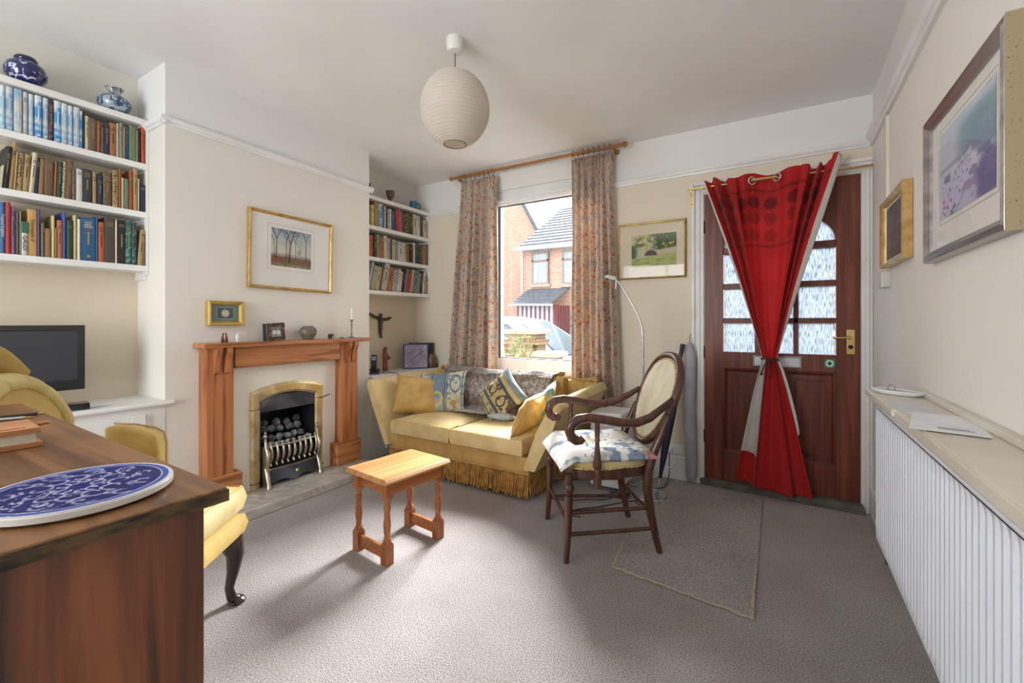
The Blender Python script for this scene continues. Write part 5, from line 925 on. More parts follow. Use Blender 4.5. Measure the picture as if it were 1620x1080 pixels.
# red door curtain
def spl(P, u):
    for i in range(len(P)-1):
        if u <= P[i+1][0] or i == len(P)-2:
            t = (u-P[i][0])/(P[i+1][0]-P[i][0]); t = max(0, min(1, t)); q = t*t*(3-2*t); return [P[i][k]*(1-(t if k == 1 else q))+P[i+1][k]*(t if k == 1 else q) for k in (1, 2)]
TOP = [(0, -.452, 3.30), (.035, -.418, 3.40), (.075, -.392, 3.29), (.115, -.345, 3.41), (.155, -.335, 3.40), (.20, -.300, 3.285), (.235, -.262, 3.30), (.27, -.255, 3.345), (.31, -.215, 3.335), (.38, -.165, 3.365), (.44, -.12, 3.385), (.50, -.075, 3.39), (.56, -.02, 3.37), (.63, .045, 3.335), (.70, .120, 3.35), (.735, .112, 3.30), (.77, .148, 3.285), (.80, .168, 3.40), (.84, .19, 3.40), (.875, .205, 3.285), (.91, .232, 3.40), (.95, .262, 3.31), (1, .296, 3.29)]
KZ, KX = .925, -.063
def redtop(u, v):
    s = 1-v; x, y = spl(TOP, u); kx = KX+(u-.5)*.075; ky = 3.352+.012*math.sin(u*24)-.03*abs(2*u-1); q = s**1.02
    bow = -.022*math.sin(PI*s)*(2*u-1)
    cen = float(ss(.215, .26, u)*(1-ss(.70, .745, u))); q = q*(1-cen)+s**2.6*cen; qy = s**2.4; y2 = y*(1-qy)+ky*qy-.045*math.sin(PI*s**.8)*(1-cen)+.022*math.sin(PI*s)*cen; y2 = min(y2, 3.42)
    zt = 2.150+.012*math.sin(u*21)+(.03 if u > .96 else 0)*1.0-.008*(u < .25)
    return (x*(1-q)+kx*q+bow, y2, zt*(1-s)+KZ*s)
BOT = lambda u: (-.262+.43*u+.03*math.sin(u*2*PI*2), 3.345+.034*math.sin(u*2*PI*2.5+.4)-.012*math.sin(PI*u)+.006*math.sin(u*41))
def redlow(u, v):
    s = 1-v; kx = KX+(u-.5)*.075; ky = 3.352+.012*math.sin(u*24)-.03*abs(2*u-1); x, y = BOT(u); q = s**.85
    return (x*q+kx*(1-q), y*q+ky*(1-q), KZ+(.058+.045*(u < .5)*(.5-u)*2-KZ)*s+.0)
def redmat():
    m = bpy.data.materials.new('red_curtain_cloth'); m.use_nodes = True; nt = m.node_tree; N = nt.nodes; L = nt.links; p = N['Principled BSDF']; p.inputs['Roughness'].default_value = .7; p.inputs['Sheen Weight'].default_value = .15
    a = N.new('ShaderNodeAttribute'); a.attribute_name = 'pigment'; L.new(a.outputs['Color'], p.inputs['Base Color']); ts = N.new('ShaderNodeBsdfTranslucent'); L.new(a.outputs['Color'], ts.inputs['Color'])
    mx = N.new('ShaderNodeMixShader'); mx.inputs['Fac'].default_value = .42; L.new(p.outputs[0], mx.inputs[1]); L.new(ts.outputs[0], mx.inputs[2]); L.new(mx.outputs[0], N['Material Output'].inputs['Surface'])
    tc = N.new('ShaderNodeTexCoord'); wv = N.new('ShaderNodeTexNoise'); wv.inputs['Scale'].default_value = 300; L.new(tc.outputs['Object'], wv.inputs['Vector']); bp = N.new('ShaderNodeBump'); bp.inputs['Strength'].default_value = .15; bp.inputs['Distance'].default_value = .005; L.new(wv.outputs['Fac'], bp.inputs['Height']); L.new(bp.outputs[0], p.inputs['Normal'])
    return m
M_red = redmat(); RED = (.80, .13, .13)
dc = thing('door_curtain', 'red eyelet curtain tied in the middle over the front door', 'curtain', (-.06, 3.35, .06))
nu, nv = 220, 90; b = B(); b.grid(redtop, nu, nv)
U = np.array([i/nu for j in range(nv+1) for i in range(nu+1)]); V = np.array([j/nv for j in range(nv+1) for i in range(nu+1)])
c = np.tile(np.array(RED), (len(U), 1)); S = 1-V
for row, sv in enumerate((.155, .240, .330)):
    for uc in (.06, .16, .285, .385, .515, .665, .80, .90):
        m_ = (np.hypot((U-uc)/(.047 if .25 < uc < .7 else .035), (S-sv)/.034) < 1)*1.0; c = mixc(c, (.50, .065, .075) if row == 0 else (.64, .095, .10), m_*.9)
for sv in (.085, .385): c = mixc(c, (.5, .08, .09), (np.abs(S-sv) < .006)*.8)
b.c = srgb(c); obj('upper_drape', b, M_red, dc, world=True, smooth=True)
b = B(); b.grid(redlow, 120, 60); b.c = srgb(np.tile(np.array(RED), (len(b.v), 1))); obj('lower_drape', b, M_red, dc, world=True, smooth=True, solid=.003)
M_lin = mat('white_lining', '#dcd8d2', '#d2cdc6', scale=10, rough=.8, trans=.2)
def strip(u0, w0, sgn):
    def f(a, v):
        p = Vector(redtop(u0, v)); s = 1-v; return (p.x+sgn*a*w0*(1-s)**.5*(.6+.6*math.sin(PI*min(1, s*1.1))), p.y+.012*a+.002, p.z+a*(.01 if sgn < 0 else -.02)*(1-s))
    return f
b = B(); b.grid(strip(0, .016, -1), 3, 60); b.grid(strip(1, .034, 1), 4, 60); obj('lining_edge', b, M_lin, dc, world=True, smooth=True, solid=.002)
def lowlin(a, v):
    vv = .245+(1-.245)*v; p = Vector(redlow(a*.30, vv)); return (p.x-.002, p.y-.012, p.z)
b = B(); b.grid(lowlin, 12, 50); b.grid(lambda a, v: (lambda p: (p.x+.004+.014*a*(v)**.3*(1-v)**.3*2, p.y-.004, p.z))(Vector(redlow(.995, .45+.55*v))), 2, 30); obj('lining_turnback', b, M_lin, dc, world=True, smooth=True, solid=.002)
b = B().tube([(KX+.047*math.cos(a), 3.345+.034*math.sin(a), KZ+.004*math.sin(2*a)) for a in [k*PI/8 for k in range(17)]], .0065, 7, cap=False).ball((KX-.005, 3.306, KZ), .014, 10).tube([(KX, 3.305, KZ), (KX+.03, 3.295, KZ+.012), (KX+.055, 3.30, KZ-.002), (KX+.03, 3.30, KZ-.012), (KX, 3.303, KZ-.002)], .004, 6).tube([(KX-.005, 3.303, KZ), (KX-.03, 3.30, KZ-.04), (KX-.045, 3.302, KZ-.085)], .004, 6).tube([(KX, 3.303, KZ), (KX-.008, 3.30, KZ-.05), (KX-.004, 3.30, KZ-.10)], .004, 6).ball((KX-.046, 3.302, KZ-.095), .009, 8).ball((KX-.003, 3.30, KZ-.108), .009, 8)
obj('tie_cord', b, mat('maroon_cord', '#5a1f24', '#471519', rough=.6), dc, world=True, smooth=True)
dr = thing('door_curtain_rod', 'thin brass curtain rod across the top of the front door', 'curtain rod', (-.05, 3.365, 2.11))
obj('rod', B().tube([(-.572, 3.372, 2.118), (.470, 3.372, 2.104)], .0075, 10), M_brass, dr, world=True, smooth=True)
for x in (-.165, -.022):
    b = B(); R = Matrix.Translation((x, 3.345 if x < -.1 else 3.345, 2.106)) @ Matrix.Rotation(math.radians(35 if x < -.1 else -35), 4, 'Z'); b.tube([R @ Vector((.024*math.cos(k*PI/10), 0, .024*math.sin(k*PI/10))) for k in range(21)], .0055, 7, cap=False); obj('eyelet_ring', b, mat('silver_eyelet', '#d6d3cb', '#c4c1b9', metal=.8, rough=.25), dc, world=True, smooth=True)
obj('front_rod_length', B().tube([(-.168, 3.335, 2.109), (-.022, 3.335, 2.107)], .007, 10), M_brassp, dr, world=True, smooth=True)
obj('bracket', B().box(-.566, -.548, 3.424, 3.44, 2.00, 2.13).tube([(-.557, 3.372, 2.118), (-.557, 3.44, 2.118)], .005, 8).ball((-.557, 3.42, 2.02), .006, 8), M_brassp, dr, world=True)
# ============================================================ PENDANT
pl = thing('pendant_lamp', 'round white ribbed paper lantern hanging from the ceiling', 'lamp', (-1.433, 1.793, 2.60)); pz = zc(-1.433, 1.793)
obj('ceiling_rose', B().lathe([(.044, .01), (.044, -.018), (.043, -.050), (.036, -.066), (.006, -.074), (.001, -.074)], (-1.433, 1.793, pz), 28), mat('white_plastic', '#ece9e2', '#e4e0d8', rough=.35), pl, world=True, smooth=30)
obj('cord', B().tube([(-1.433, 1.793, pz-.06), (-1.433, 1.793, 2.43)], .0035, 8), mat('brown_flex', '#8d7f68', '#7a6d58', rough=.6), pl, world=True)
prof = []; NR = 27
for k in range(NR*4+1):
    t = k/(NR*4); th_ = math.radians(19)+t*math.radians(142); r_ = .176*math.sin(th_); z_ = -.192*math.cos(th_); rib = -.0035*abs(math.sin(PI*t*NR))**.7+.002; prof.append((r_+rib, 2.262-z_))
obj('shade', B().lathe(prof, (-1.433, 1.793, 0), 56, cap=False), mat('rice_paper', '#e8e1d6', '#e1d9cc', scale=5, rough=.85, trans=.35), pl, world=True, smooth=True)
obj('rim_hoop', B().tube([(-1.433+.058*math.cos(k*PI/14), 1.793+.058*math.sin(k*PI/14), 2.081) for k in range(29)], .0025, 6, cap=False).tube([(-1.433+.058*math.cos(k*PI/14), 1.793+.058*math.sin(k*PI/14), 2.443) for k in range(29)], .0025, 6, cap=False).tube([(-1.491, 1.793, 2.443), (-1.433, 1.793, 2.43), (-1.375, 1.793, 2.443)], .002, 5), mat('bamboo_hoop', '#8d6f45', '#79592f'), pl, world=True)
obj('bulb', B().lathe([(.014, 0), (.016, -.04), (.03, -.08), (.032, -.10), (.02, -.125), (.001, -.13)], (-1.433, 1.793, 2.44), 18), mat('opal_bulb', '#e9e6df', rough=.3), pl, world=True, smooth=True)
# ============================================================ SIDE TABLE
M_oak = wood('honey_beech', '#b5743f', '#93572c', 'y', scale=9, rough=.38, c3='#a56637'); M_oakz = wood('honey_beech_leg', '#ad6b3b', '#8a4f29', 'z', scale=9, rough=.38)
M_oakt = wood('honey_beech_top', '#c79a66', '#a97a48', 'y', scale=7, rough=.33, c3='#bb8c58')
st = thing('side_table', 'small beech side table with turned legs standing in the middle of the carpet', 'side table', (-1.722, 1.688, 0), math.radians(-6.5))
obj('tabletop', B().prism([(-.172, .404), (-.172, .410), (-.164, .418), (-.158, .424), (.158, .424), (.164, .418), (.172, .410), (.172, .404), (.160, .396), (-.160, .396)], -.208, .208, lambda a, c, d: (a, d, c)), M_oakt, st, bevel=.006)
obj('apron', B().box(-.135, .135, -.170, -.156, .335, .398).box(-.135, .135, .156, .170, .335, .398).box(-.140, -.126, -.165, .165, .335, .398).box(.126, .140, -.165, .165, .335, .398), M_oak, st, bevel=.002)
def turned(x, y, b):
    b.box(x-.021, x+.021, y-.021, y+.021, .325, .398)
    b.lathe([(.017, .105), (.021, .112), (.017, .120), (.013, .126), (.016, .133), (.013, .139), (.015, .150), (.0185, .185), (.016, .215), (.0125, .228), (.016, .236), (.0125, .244), (.015, .255), (.017, .275), (.013, .288), (.016, .294), (.013, .300), (.017, .308), (.020, .315), (.021, .330)], (x, y, 0), 16)
    b.lathe([(.028, .325), (.019, .305)], (x, y, 0), 4, Matrix.Rotation(PI/4, 4, 'Z'))
    b.box(x-.022, x+.022, y-.022, y+.022, 0, .095); b.lathe([(.031, .095), (.022, .106)], (x, y, 0), 4, Matrix.Rotation(PI/4, 4, 'Z'))
for sy in (-1, 1):
    for sx in (-1, 1): obj('leg', (lambda q: (turned(sx*.118, sy*.165, q), q)[1])(B()), M_oakz, st, smooth=35)
    obj('stretcher', B().box(-.098, .098, sy*.165-.009, sy*.165+.009, .022, .080), M_oak, st, bevel=.003)
# ============================================================ ARMCHAIR (mahogany open arm chair)
M_mh = wood('dark_mahogany', '#623b2a', '#3d2318', 'z', scale=8, rough=.28, coat=.35, c3='#502e20')
ch = thing('elbow_chair', 'dark mahogany elbow chair with scrolled arms and oval padded back', 'chair', (-.845, 2.31, 0), math.atan2(.79, -.61))
for sx in (-1, 1):
    x = .24*sx
    b = B().tube([(x*1.0, .243, 0), (x*.99, .236, .10), (x*.985, .232, .22), (x*.98, .230, .325)], [.013, .016, .019, .022], 4 if False else 8)
    b.lathe([(.015, .325), (.017, .335), (.026, .350), (.028, .362), (.022, .378), (.014, .385), (.018, .392), (.020, .40), (.018, .43)], (x*.98, .230, 0), 16); obj('leg', b, M_mh, ch, smooth=True)
    b = B().tube([(x*.90, -.245, 0), (x*.875, -.225, .08), (x*.86, -.20, .20), (x*.86, -.182, .33), (x*.86, -.185, .42), (x*.86, -.21, .50), (x*.87, -.255, .60), (x*.86, -.292, .69)], [.015, .018, .021, .023, .024, .022, .019, .015], 8); obj('leg', b, M_mh, ch, smooth=True)
    # side stretchers
    b = B().tube([(x*.985, .232, .24), (x*.87, -.20, .235)], .0105, 8); obj('stretcher', b, M_mh, ch, smooth=True)
    b = B().tube([(x*.99, .236, .135), (x*.875, -.215, .13)], .0105, 8); obj('stretcher', b, M_mh, ch, smooth=True)
    # scrolled arm
    ax = .262*sx
    pts = [(ax, .165, .610), (ax, .178, .598), (ax, .200, .598), (ax, .222, .612), (ax, .232, .640), (ax, .222, .672), (ax, .190, .698), (ax, .140, .706), (ax, .06, .694), (ax*.99, -.03, .676), (ax*.97, -.11, .674), (ax*.93, -.18, .694), (ax*.84, -.255, .735), (ax*.78, -.315, .775)]
    obj('arm', B().tube(pts, [.018, .021, .023, .023, .023, .023, .023, .022, .021, .021, .021, .020, .017, .013], 12, 1.05, .85, up=(1, 0, 0)), M_mh, ch, smooth=True)
    b = B().lathe([(.012, .685), (.013, .64), (.011, .60), (.014, .595), (.010, .588), (.012, .565), (.018, .50), (.022, .475), (.020, .462), (.012, .455), (.017, .448), (.016, .44), (.021, .42), (.019, .365), (.001, .36)], (ax*1.0, .095, 0), 14); obj('arm_post', b, M_mh, ch, smooth=True)
b = B(); n = 40
def seatout(t, k=1.0): 
    a = 2*PI*t; c_, s_ = math.cos(a), math.sin(a); x = .255*(abs(c_)**.55)*(1 if c_ > 0 else -1); y = .225*(abs(s_)**.6)*(1 if s_ > 0 else -1)+.015; x *= (.93 if y < 0 else 1.0); return Vector((x*k, y*k, 0))
def band(z0, z1, k0, k1):
    b = B(); vs = [seatout(i/n, k0)+Vector((0, 0, z0)) for i in range(n)]+[seatout(i/n, k1)+Vector((0, 0, z1)) for i in range(n)]; b.add(vs, [(i, (i+1) % n, (i+1) % n+n, i+n) for i in range(n)]+[tuple(range(n))[::-1], tuple(range(n, 2*n))]); return b
obj('seat_rail', band(.400, .448, 1.0, 1.01), M_mh, ch, smooth=30)
M_up = velvet('pale_gold_upholstery', '#cfbf8c', '#b9a466')
b = B(); b.grid(lambda u, v: seatout(u, (1.0-.06*v**2)*1.0 if v < .5 else .985*(1-(v-.5)*2)**.6*1.0+.0001)+Vector((0, 0, .448+.03*math.sin(min(1, v*1.6)*PI/2)+.008*v)), n, 12); ss_ = obj('seat_pad', b, M_up, ch, smooth=True)
M_stud = mat('gimp_braid', '#d9c48a', '#8b6f3c', scale=120, rough=.5, lo=.45, hi=.55)
b = B(); pts = [seatout(i/80, 1.012)+Vector((0, 0, .452)) for i in range(81)]; b.tube(pts, [.0045+.0018*(i % 2) for i in range(81)], 6); obj('braid', b, M_stud, ss_, smooth=True)
b = B().tube([(-.235, .232, .19), (.235, .232, .19)], .010, 8); obj('stretcher', b, M_mh, ch, smooth=True); b = B().tube([(-.205, -.205, .205), (.205, -.205, .205)], .010, 8); obj('stretcher', b, M_mh, ch, smooth=True)
# oval back
def bk_(a, k=1.0, dy=0):
    c_, s_ = math.cos(a), math.sin(a); zz = .752+.232*s_*k; w_ = .198*(1+.10*s_)*k*(abs(c_)**.86)*(1 if c_ > 0 else -1)
    return Vector((w_, -.235-(zz-.52)*.375+dy, zz))
m = 64; obj('back_frame', B().tube([bk_(2*PI*i/m) for i in range(m+1)], .021, 10, 1.0, .9, cap=False), M_mh, ch, smooth=True)
b = B(); b.grid(lambda u, v: bk_(2*PI*u, .93*v+.001, .012+.022*(1-v**2)+.004*math.sin(9*u+4*v)*(1-v)), m, 14); bp = obj('back_pad', b, mat('cream_silk', '#e8e2cd', '#c8bb94', scale=3, stretch=(3, 3, .6), rough=.45, sheen=.3, bump=.15, bscale=14, lo=.35, hi=.7), ch, smooth=True)
b = B(); b.grid(lambda u, v: bk_(2*PI*u, .93*v+.001, -.012-.006*(1-v**2)), m, 6); obj('back_lining', b, M_up, ch, smooth=True)
obj('braid', B().tube([bk_(2*PI*i/120, .90, .012) for i in range(121)], [.0042+.0016*(i % 2) for i in range(121)], 6, cap=False), M_stud, bp, smooth=True)
def blueflor(U, V):
    n = fbm(U, V, 7); c = np.stack([.84+.08*n, .84+.07*n, .82+.06*n], 1); c = mixc(c, (.38, .46, .58), ss(.52, .60, fbm(U, V, 11, 4))*.75); c = mixc(c, (.24, .30, .42), (np.abs(fbm(U+3, V+1, 8, 2)-.5) < .012)*.9); c = mixc(c, (.78, .72, .50), (fbm(U+9, V+4, 6, 3) > .60)*.7)
    c = mixc(c, (.80, .45, .50), (np.hypot((U-.04)/.07, (V-.0)/.10) < 1)*.8); return c
b = B()
def scf(sg):
    def f(u, v):
        a = 2*u-1; c_ = 2*v-1; p = seatout(0, 1); x = .262*a*(1-.08*(1-abs(c_))*abs(a)); y = .03+.245*c_; k = (max(0, 1-a**4)**.5)*(max(0, 1-c_**4)**.5)
        dip = -.028*math.exp(-((a*1.3)**2+((c_-.05)*1.3)**2)); z = .506+sg*.042*k+(dip if sg > 0 else 0)+.008*math.sin(6*a+3*c_)*math.sin(5*c_-2*a)*k
        z -= max(0, c_-.7)*.16+.03*max(0, abs(a)-.75)*4*.3
        return (x, y, z)
    return f
b.grid(scf(1), 90, 90); b.grid(scf(-1), 90, 90); U = np.array([i/90 for j in range(91) for i in range(91)]); V = np.array([j/90 for j in range(91) for i in range(91)]); c = srgb(blueflor(U, V)); b.c = np.concatenate([c, c])
o = one('seat_cushion', b, vmat('printed_cotton', rough=.85, bump=.2, bscale=250), 'loose blue and white flowered cushion on the seat of the mahogany elbow chair', 'cushion', smooth=True); o.location = ch.location; o.rotation_euler = ch.rotation_euler
# ============================================================ HEATER, LAMP, UMBRELLA, DRAUGHT EXCLUDER, SOCKET, CABLES
ht = thing('storage_heater', 'white ribbed electric heater behind the elbow chair beside the sofa', 'heater', (-1.04, 3.10, 0))
obj('case', B().box(-1.155, -.93, 2.965, 3.24, .02, .535), M_upvc, ht, world=True, bevel=.012)
b = B()
for k in range(11): b.box(-1.13+k*.019, -1.121+k*.019, 2.958, 2.968, .06, .40)
for k in range(12): b.box(-.932, -.923, 2.99+k*.02, 2.999+k*.02, .06, .46)
obj('front_ribs', b, M_upvc, ht, world=True); b = B()
for k in range(3): b.tube([(-1.04+(.03+.015*k)*math.cos(a*PI/8), 2.962, .45+(.012+.008*k)*math.sin(a*PI/8)) for a in range(17)], .002, 5, cap=False)
obj('grille_swirl', b, mat('light_grey_plastic', '#cfd1d3', rough=.4), ht, world=True); obj('foot', B().box(-1.14, -1.10, 2.98, 3.22, 0, .02).box(-.985, -.945, 2.98, 3.22, 0, .02), M_blk, ht, world=True)
fl = thing('reading_lamp', 'slim chrome floor reading lamp with small oval head behind the elbow chair', 'lamp', (-.765, 3.02, 0))
M_chr = mat('brushed_chrome', '#c9cacb', '#b5b7b9', scale=20, metal=.9, rough=.25)
obj('base', B().lathe([(.001, 0), (.125, 0), (.125, .006), (.118, .014), (.06, .026), (.02, .034), (.001, .034)], (-.765, 3.02, 0), 36), M_chr, fl, world=True, smooth=30)
obj('pole', B().tube([(-.793, 3.02, .02), (-.797, 3.02, .6), (-.799, 3.02, 1.05), (-.806, 3.02, 1.14), (-.835, 3.02, 1.22), (-.90, 3.02, 1.34), (-.955, 3.02, 1.43), (-.985, 3.02, 1.462)], [.0075, .0075, .0075, .007, .0065, .006, .006, .006], 10), M_chr, fl, world=True, smooth=True)
Mh = Matrix.Translation((-1.02, 3.02, 1.478)) @ Matrix.Rotation(math.radians(18), 4, 'Y')
obj('lamp_head', B().lathe([(.001, .016), (.022, .014), (.036, .004), (.038, -.006), (.034, -.010), (.001, -.008)], (0, 0, 0), 24, Mh @ Matrix.Diagonal((1.25, .9, 1, 1))), mat('white_lamp_head', '#dcdcdc', '#d2d2d4', rough=.35), fl, world=True, smooth=True)
obj('pull_switch', B().tube([(-.985, 3.02, 1.455), (-.987, 3.02, 1.40)], .0022, 6), M_chr, fl, world=True)
um = thing('umbrella', 'furled navy umbrella with white lettering leaning on the wall behind the elbow chair', 'umbrella', (-.80, 3.26, 0)); A_, T_ = Vector((-.735, 3.20, .02)), Vector((-.612, 3.40, 1.005))
def al(t): return A_.lerp(T_, t)
obj('canopy', B().tube([al(.05), al(.2), al(.45), al(.65), al(.78), al(.86)], [.010, .022, .032, .036, .034, .022], 12), mat('navy_nylon', '#141a30', '#1c2340', scale=30, rough=.6), um, world=True, smooth=True)
obj('grip', B().tube([al(.86), al(.92), al(1.0)], [.013, .014, .017], 10), M_blk, um, world=True, smooth=True); obj('tip', B().tube([al(-.018), al(.06)], [.004, .007], 8), M_chr, um, world=True)
obj('band', B().tube([al(.80), al(.83)], [.034, .031], 12), mat('indigo_band', '#20284c', '#283060', rough=.5), um, world=True, smooth=True)
b = B(); r = random.Random(4); ax_ = (T_-A_).normalized(); vw = (Vector((0, 0, 1.17))-al(.6)); vw = (vw-ax_*vw.dot(ax_)).normalized(); sd = ax_.cross(vw)
for k in range(26):
    t = .46+.30*k/26; c0 = al(t)+vw*.0365+sd*r.uniform(-.006, .010); L_ = r.uniform(.004, .010); a = r.uniform(-1.2, 1.2); d = ax_*math.cos(a)+sd*math.sin(a); b.tube([c0-d*L_, c0+sd*.003, c0+d*L_], .0012, 4)
obj('white_lettering', b, M_let, um, world=True)
dx = thing('draught_excluder', 'long grey fabric draught excluder hanging from a hook beside the door frame', 'draught excluder', (-.575, 3.42, .02))
b = B(); vs = []; m = 14
def exf(u, v):
    a = 2*PI*u; z = .018+1.0*v; w_ = .040*(min(1, (v+.02)*14)**.5)*(min(1, (1.01-v)*9)**.5); return (-.566+.012*(1-v)+.004*math.sin(9*v)+w_*math.cos(a), 3.405+w_*.72*math.sin(a)*1.0, z)
b.grid(exf, 18, 40); obj('tube', b, mat('grey_twill', '#a9a8b0', '#9a99a1', scale=8, rough=.85, bump=.05), dx, world=True, smooth=True); obj('hanging_loop', B().tube([(-.566, 3.41, 1.015), (-.572, 3.43, 1.06), (-.568, 3.452, 1.085), (-.562, 3.43, 1.06), (-.564, 3.41, 1.015)], .0018, 5), mat('thin_wire', '#8a8478', '#7a7468', rough=.5), dx, world=True)
sk = thing('wall_socket', 'white double wall socket with a plug above the skirting left of the door', 'socket', (-.67, 3.455, .23))
obj('plate', B().box(-.735, -.62, 3.450, 3.4595, .190, .262), M_upvc, sk, world=True, bevel=.003); obj('rocker_switch', B().box(-.685, -.677, 3.446, 3.450, .235, .248).box(-.667, -.659, 3.446, 3.450, .235, .248), M_upvc, sk, world=True)
obj('plug', B().box(-.728, -.690, 3.420, 3.450, .192, .232), M_upvc, sk, world=True, bevel=.006)
def cable(name, label, pts, m, r=.0032):
    q = [Vector(p) for p in pts]; out = []
    for i in range(len(q)-1):
        p0, p1, p2, p3 = q[max(i-1, 0)], q[i], q[i+1], q[min(i+2, len(q)-1)]
        for k in range(6): t = k/6; out.append(.5*((2*p1)+(p2-p0)*t+(2*p0-5*p1+4*p2-p3)*t*t+(3*p1-p0-3*p2+p3)*t**3))
    out.append(q[-1]); return one(name, B().tube(out, r, 7), m, label, 'cable', smooth=True)
cable('power_cable', 'black cable curving from the wall socket plug down to the lamp base', [(-.709, 3.418, .20), (-.706, 3.40, .12), (-.70, 3.36, .05), (-.70, 3.25, .006), (-.74, 3.16, .006), (-.80, 3.17, .006)], M_blk)
cable('power_cable', 'white cable swooping from beside the socket to the floor by the heater', [(-.636, 3.435, .17), (-.68, 3.40, .12), (-.76, 3.33, .05), (-.86, 3.26, .006), (-.90, 3.15, .006), (-.915, 3.10, .03)], M_upvc)
cable('power_cable', 'tangled black cable looping over the carpet under the elbow chair', [(-.88, 3.12, .005), (-.80, 2.86, .005), (-.72, 2.80, .008), (-.66, 2.86, .005), (-.70, 2.95, .01), (-.86, 2.82, .006), (-.98, 2.66, .006), (-1.08, 2.56, .005), (-1.12, 2.46, .005), (-1.02, 2.47, .005)], M_blk)
cable('power_cable', 'black cable lying near the sofa fringe behind the chair legs', [(-1.30, 2.62, .005), (-1.18, 2.66, .006), (-1.08, 2.72, .012), (-.98, 2.80, .006), (-.95, 2.90, .005), (-1.0, 2.94, .02)], M_blk)
one('plug_block', B().box(-.98, -.86, 2.86, 2.92, 0, .035, Matrix.Translation((0, 0, .0005))), M_blk, 'black plug adaptor block on the floor in front of the heater', 'adaptor', bevel=.006)
# carpet offcut
mt = thing('carpet_offcut', 'loose beige carpet offcut with frayed pale edges lying in front of the door', 'mat', (-.4, 2.6, 0))
poly = [(-.66, 3.385), (-.70, 3.0), (-.745, 2.86), (-.74, 2.74), (-.715, 2.55), (-.72, 2.38), (-.682, 2.046)]; r = random.Random(8)
for k in range(1, 24): t = k/24; poly.append((-.682+.59*t, 2.046-.069*t+r.uniform(-.006, .006)))
poly += [(-.092, 1.977), (-.104, 3.317)]
obj('carpet_piece', B().prism(poly, .0005, .009, lambda a, c, d: (a, c, d)), M_carpet, mt, world=True)
M_fray = mat('frayed_backing', '#cfc4b0', '#a99c88', scale=120, rough=1)
b = B().tube([(p[0], p[1], .007) for p in poly[:7]], [.005, .005, .0045, .004, .005, .005, .006], 5)
b.tube([(p[0]+r.uniform(-.003, .003), p[1]-.003, .006) for p in poly[6:31]], [.003+r.random()*.003 for _ in range(25)], 5); b.tube([(-.098, 1.99, .008), (-.100, 2.2, .008), (-.101, 2.36, .008)], .006, 5)
obj('frayed_edge', b, M_fray, mt, world=True)
# ============================================================ RIGHT WALL
tk = thing('cable_trunking', 'white painted trunking running down the side wall to a small junction box', 'trunking', (.46, 2.98, 1.9))
obj('conduit', B().box(.462, .4799, 2.955, 2.985, 1.43, 2.235), M_wr if False else mat('cream_gloss', '#e6dfd0', '#ddd5c4', scale=4, rough=.4), tk, world=True, bevel=.004); obj('junction_box', B().box(.440, .4799, 2.93, 3.015, 1.345, 1.43), mat('grey_white_plastic', '#d3d1cc', '#c9c7c2', rough=.45), tk, world=True, bevel=.004)
M_rad = mat('radiator_enamel', '#e3e7ee', '#dce0e8', scale=2, rough=.28)
rd = thing('radiator', 'long white ribbed panel radiator on the right-hand wall under the shelf', 'radiator', (.36, 1.0, .34))
b = B(); y0, y1 = -.70, 2.185; NRb = int((y1-y0)/.0333)
def radf(u, v):
    y = y0+(y1-y0)*u; z = .352+.488*v; f = (u*NRb) % 1.0; d = min(1, max(0, (abs(f-.5)-.17)/.14)); e = min(1, v/.09)*min(1, (1-v)/.09); return (.312+.013*(1-d)*e, y, z)
nuu = NRb*8; b.grid(radf, nuu, 24); obj('front_panel', b, M_rad, rd, world=True, smooth=40)
obj('panel_edge', B().box(.312, .33, y0, y1, .336, .352).box(.312, .33, y0, y1, .84, .852).box(.314, .33, y1-.006, y1+.004, .336, .852), M_rad, rd, world=True, bevel=.005)
obj('back_panel', B().box(.40, .425, y0, y1-.02, .345, .845).box(.33, .40, y1-.06, y1-.04, .40, .84), M_rad, rd, world=True)
obj('valve', B().tube([(.345, 2.15, .36), (.345, 2.15, .26)], .011, 10).tube([(.37, 2.15, .275), (.37, 2.20, .275)], .013, 10).tube([(.37, 2.15, .26), (.40, 2.15, .235), (.461, 2.15, .235)], .008, 8).lathe([(.016, .24), (.018, .25), (.018, .285), (.014, .295)], (.37, 2.15, 0), 12), mat('tarnished_valve', '#6b6a62', '#4a4943', metal=.5, rough=.45), rd, world=True, smooth=30)
shf = thing('radiator_shelf', 'narrow white shelf board above the radiator along the right-hand wall', 'shelf', (.4, 1.2, .88))
obj('board', B().box(.305, .4795, 1.86, 2.385, .862, .886), mat('cream_shelf_paint', '#e2dccd', '#dad3c2', scale=3, rough=.35), shf, world=True, bevel=.003); obj('board', B().box(.318, .4795, -.75, 1.858, .862, .886).box(.312, .325, -.75, 1.90, .853, .882), mat('cream_shelf_paint', '#e2dccd', '#dad3c2', scale=3, rough=.35), shf, world=True, bevel=.003)
obj('upstand', B().box(.455, .4795, -.75, 2.36, .886, .905), mat('cream_shelf_paint', '#e2dccd', '#dad3c2', scale=3, rough=.35), shf, world=True, bevel=.004)
td = thing('trinket_dish', 'white oval dish with a small metal ring on the far end of the radiator shelf', 'dish', (.385, 2.235, .8862), math.radians(-35))
obj('dish', B().lathe([(.001, .002), (.045, .0), (.066, .010), (.070, .020), (.066, .020), (.045, .006), (.001, .005)], seg=30, M=Matrix.Diagonal((1.25, .62, 1, 1))), M_upvc, td, smooth=True); obj('ring', B().tube([(-.02+.012*math.cos(k*PI/8), .012*0, .024+.014*math.sin(k*PI/8)) for k in range(17)], .0016, 6, cap=False), M_chr, td)
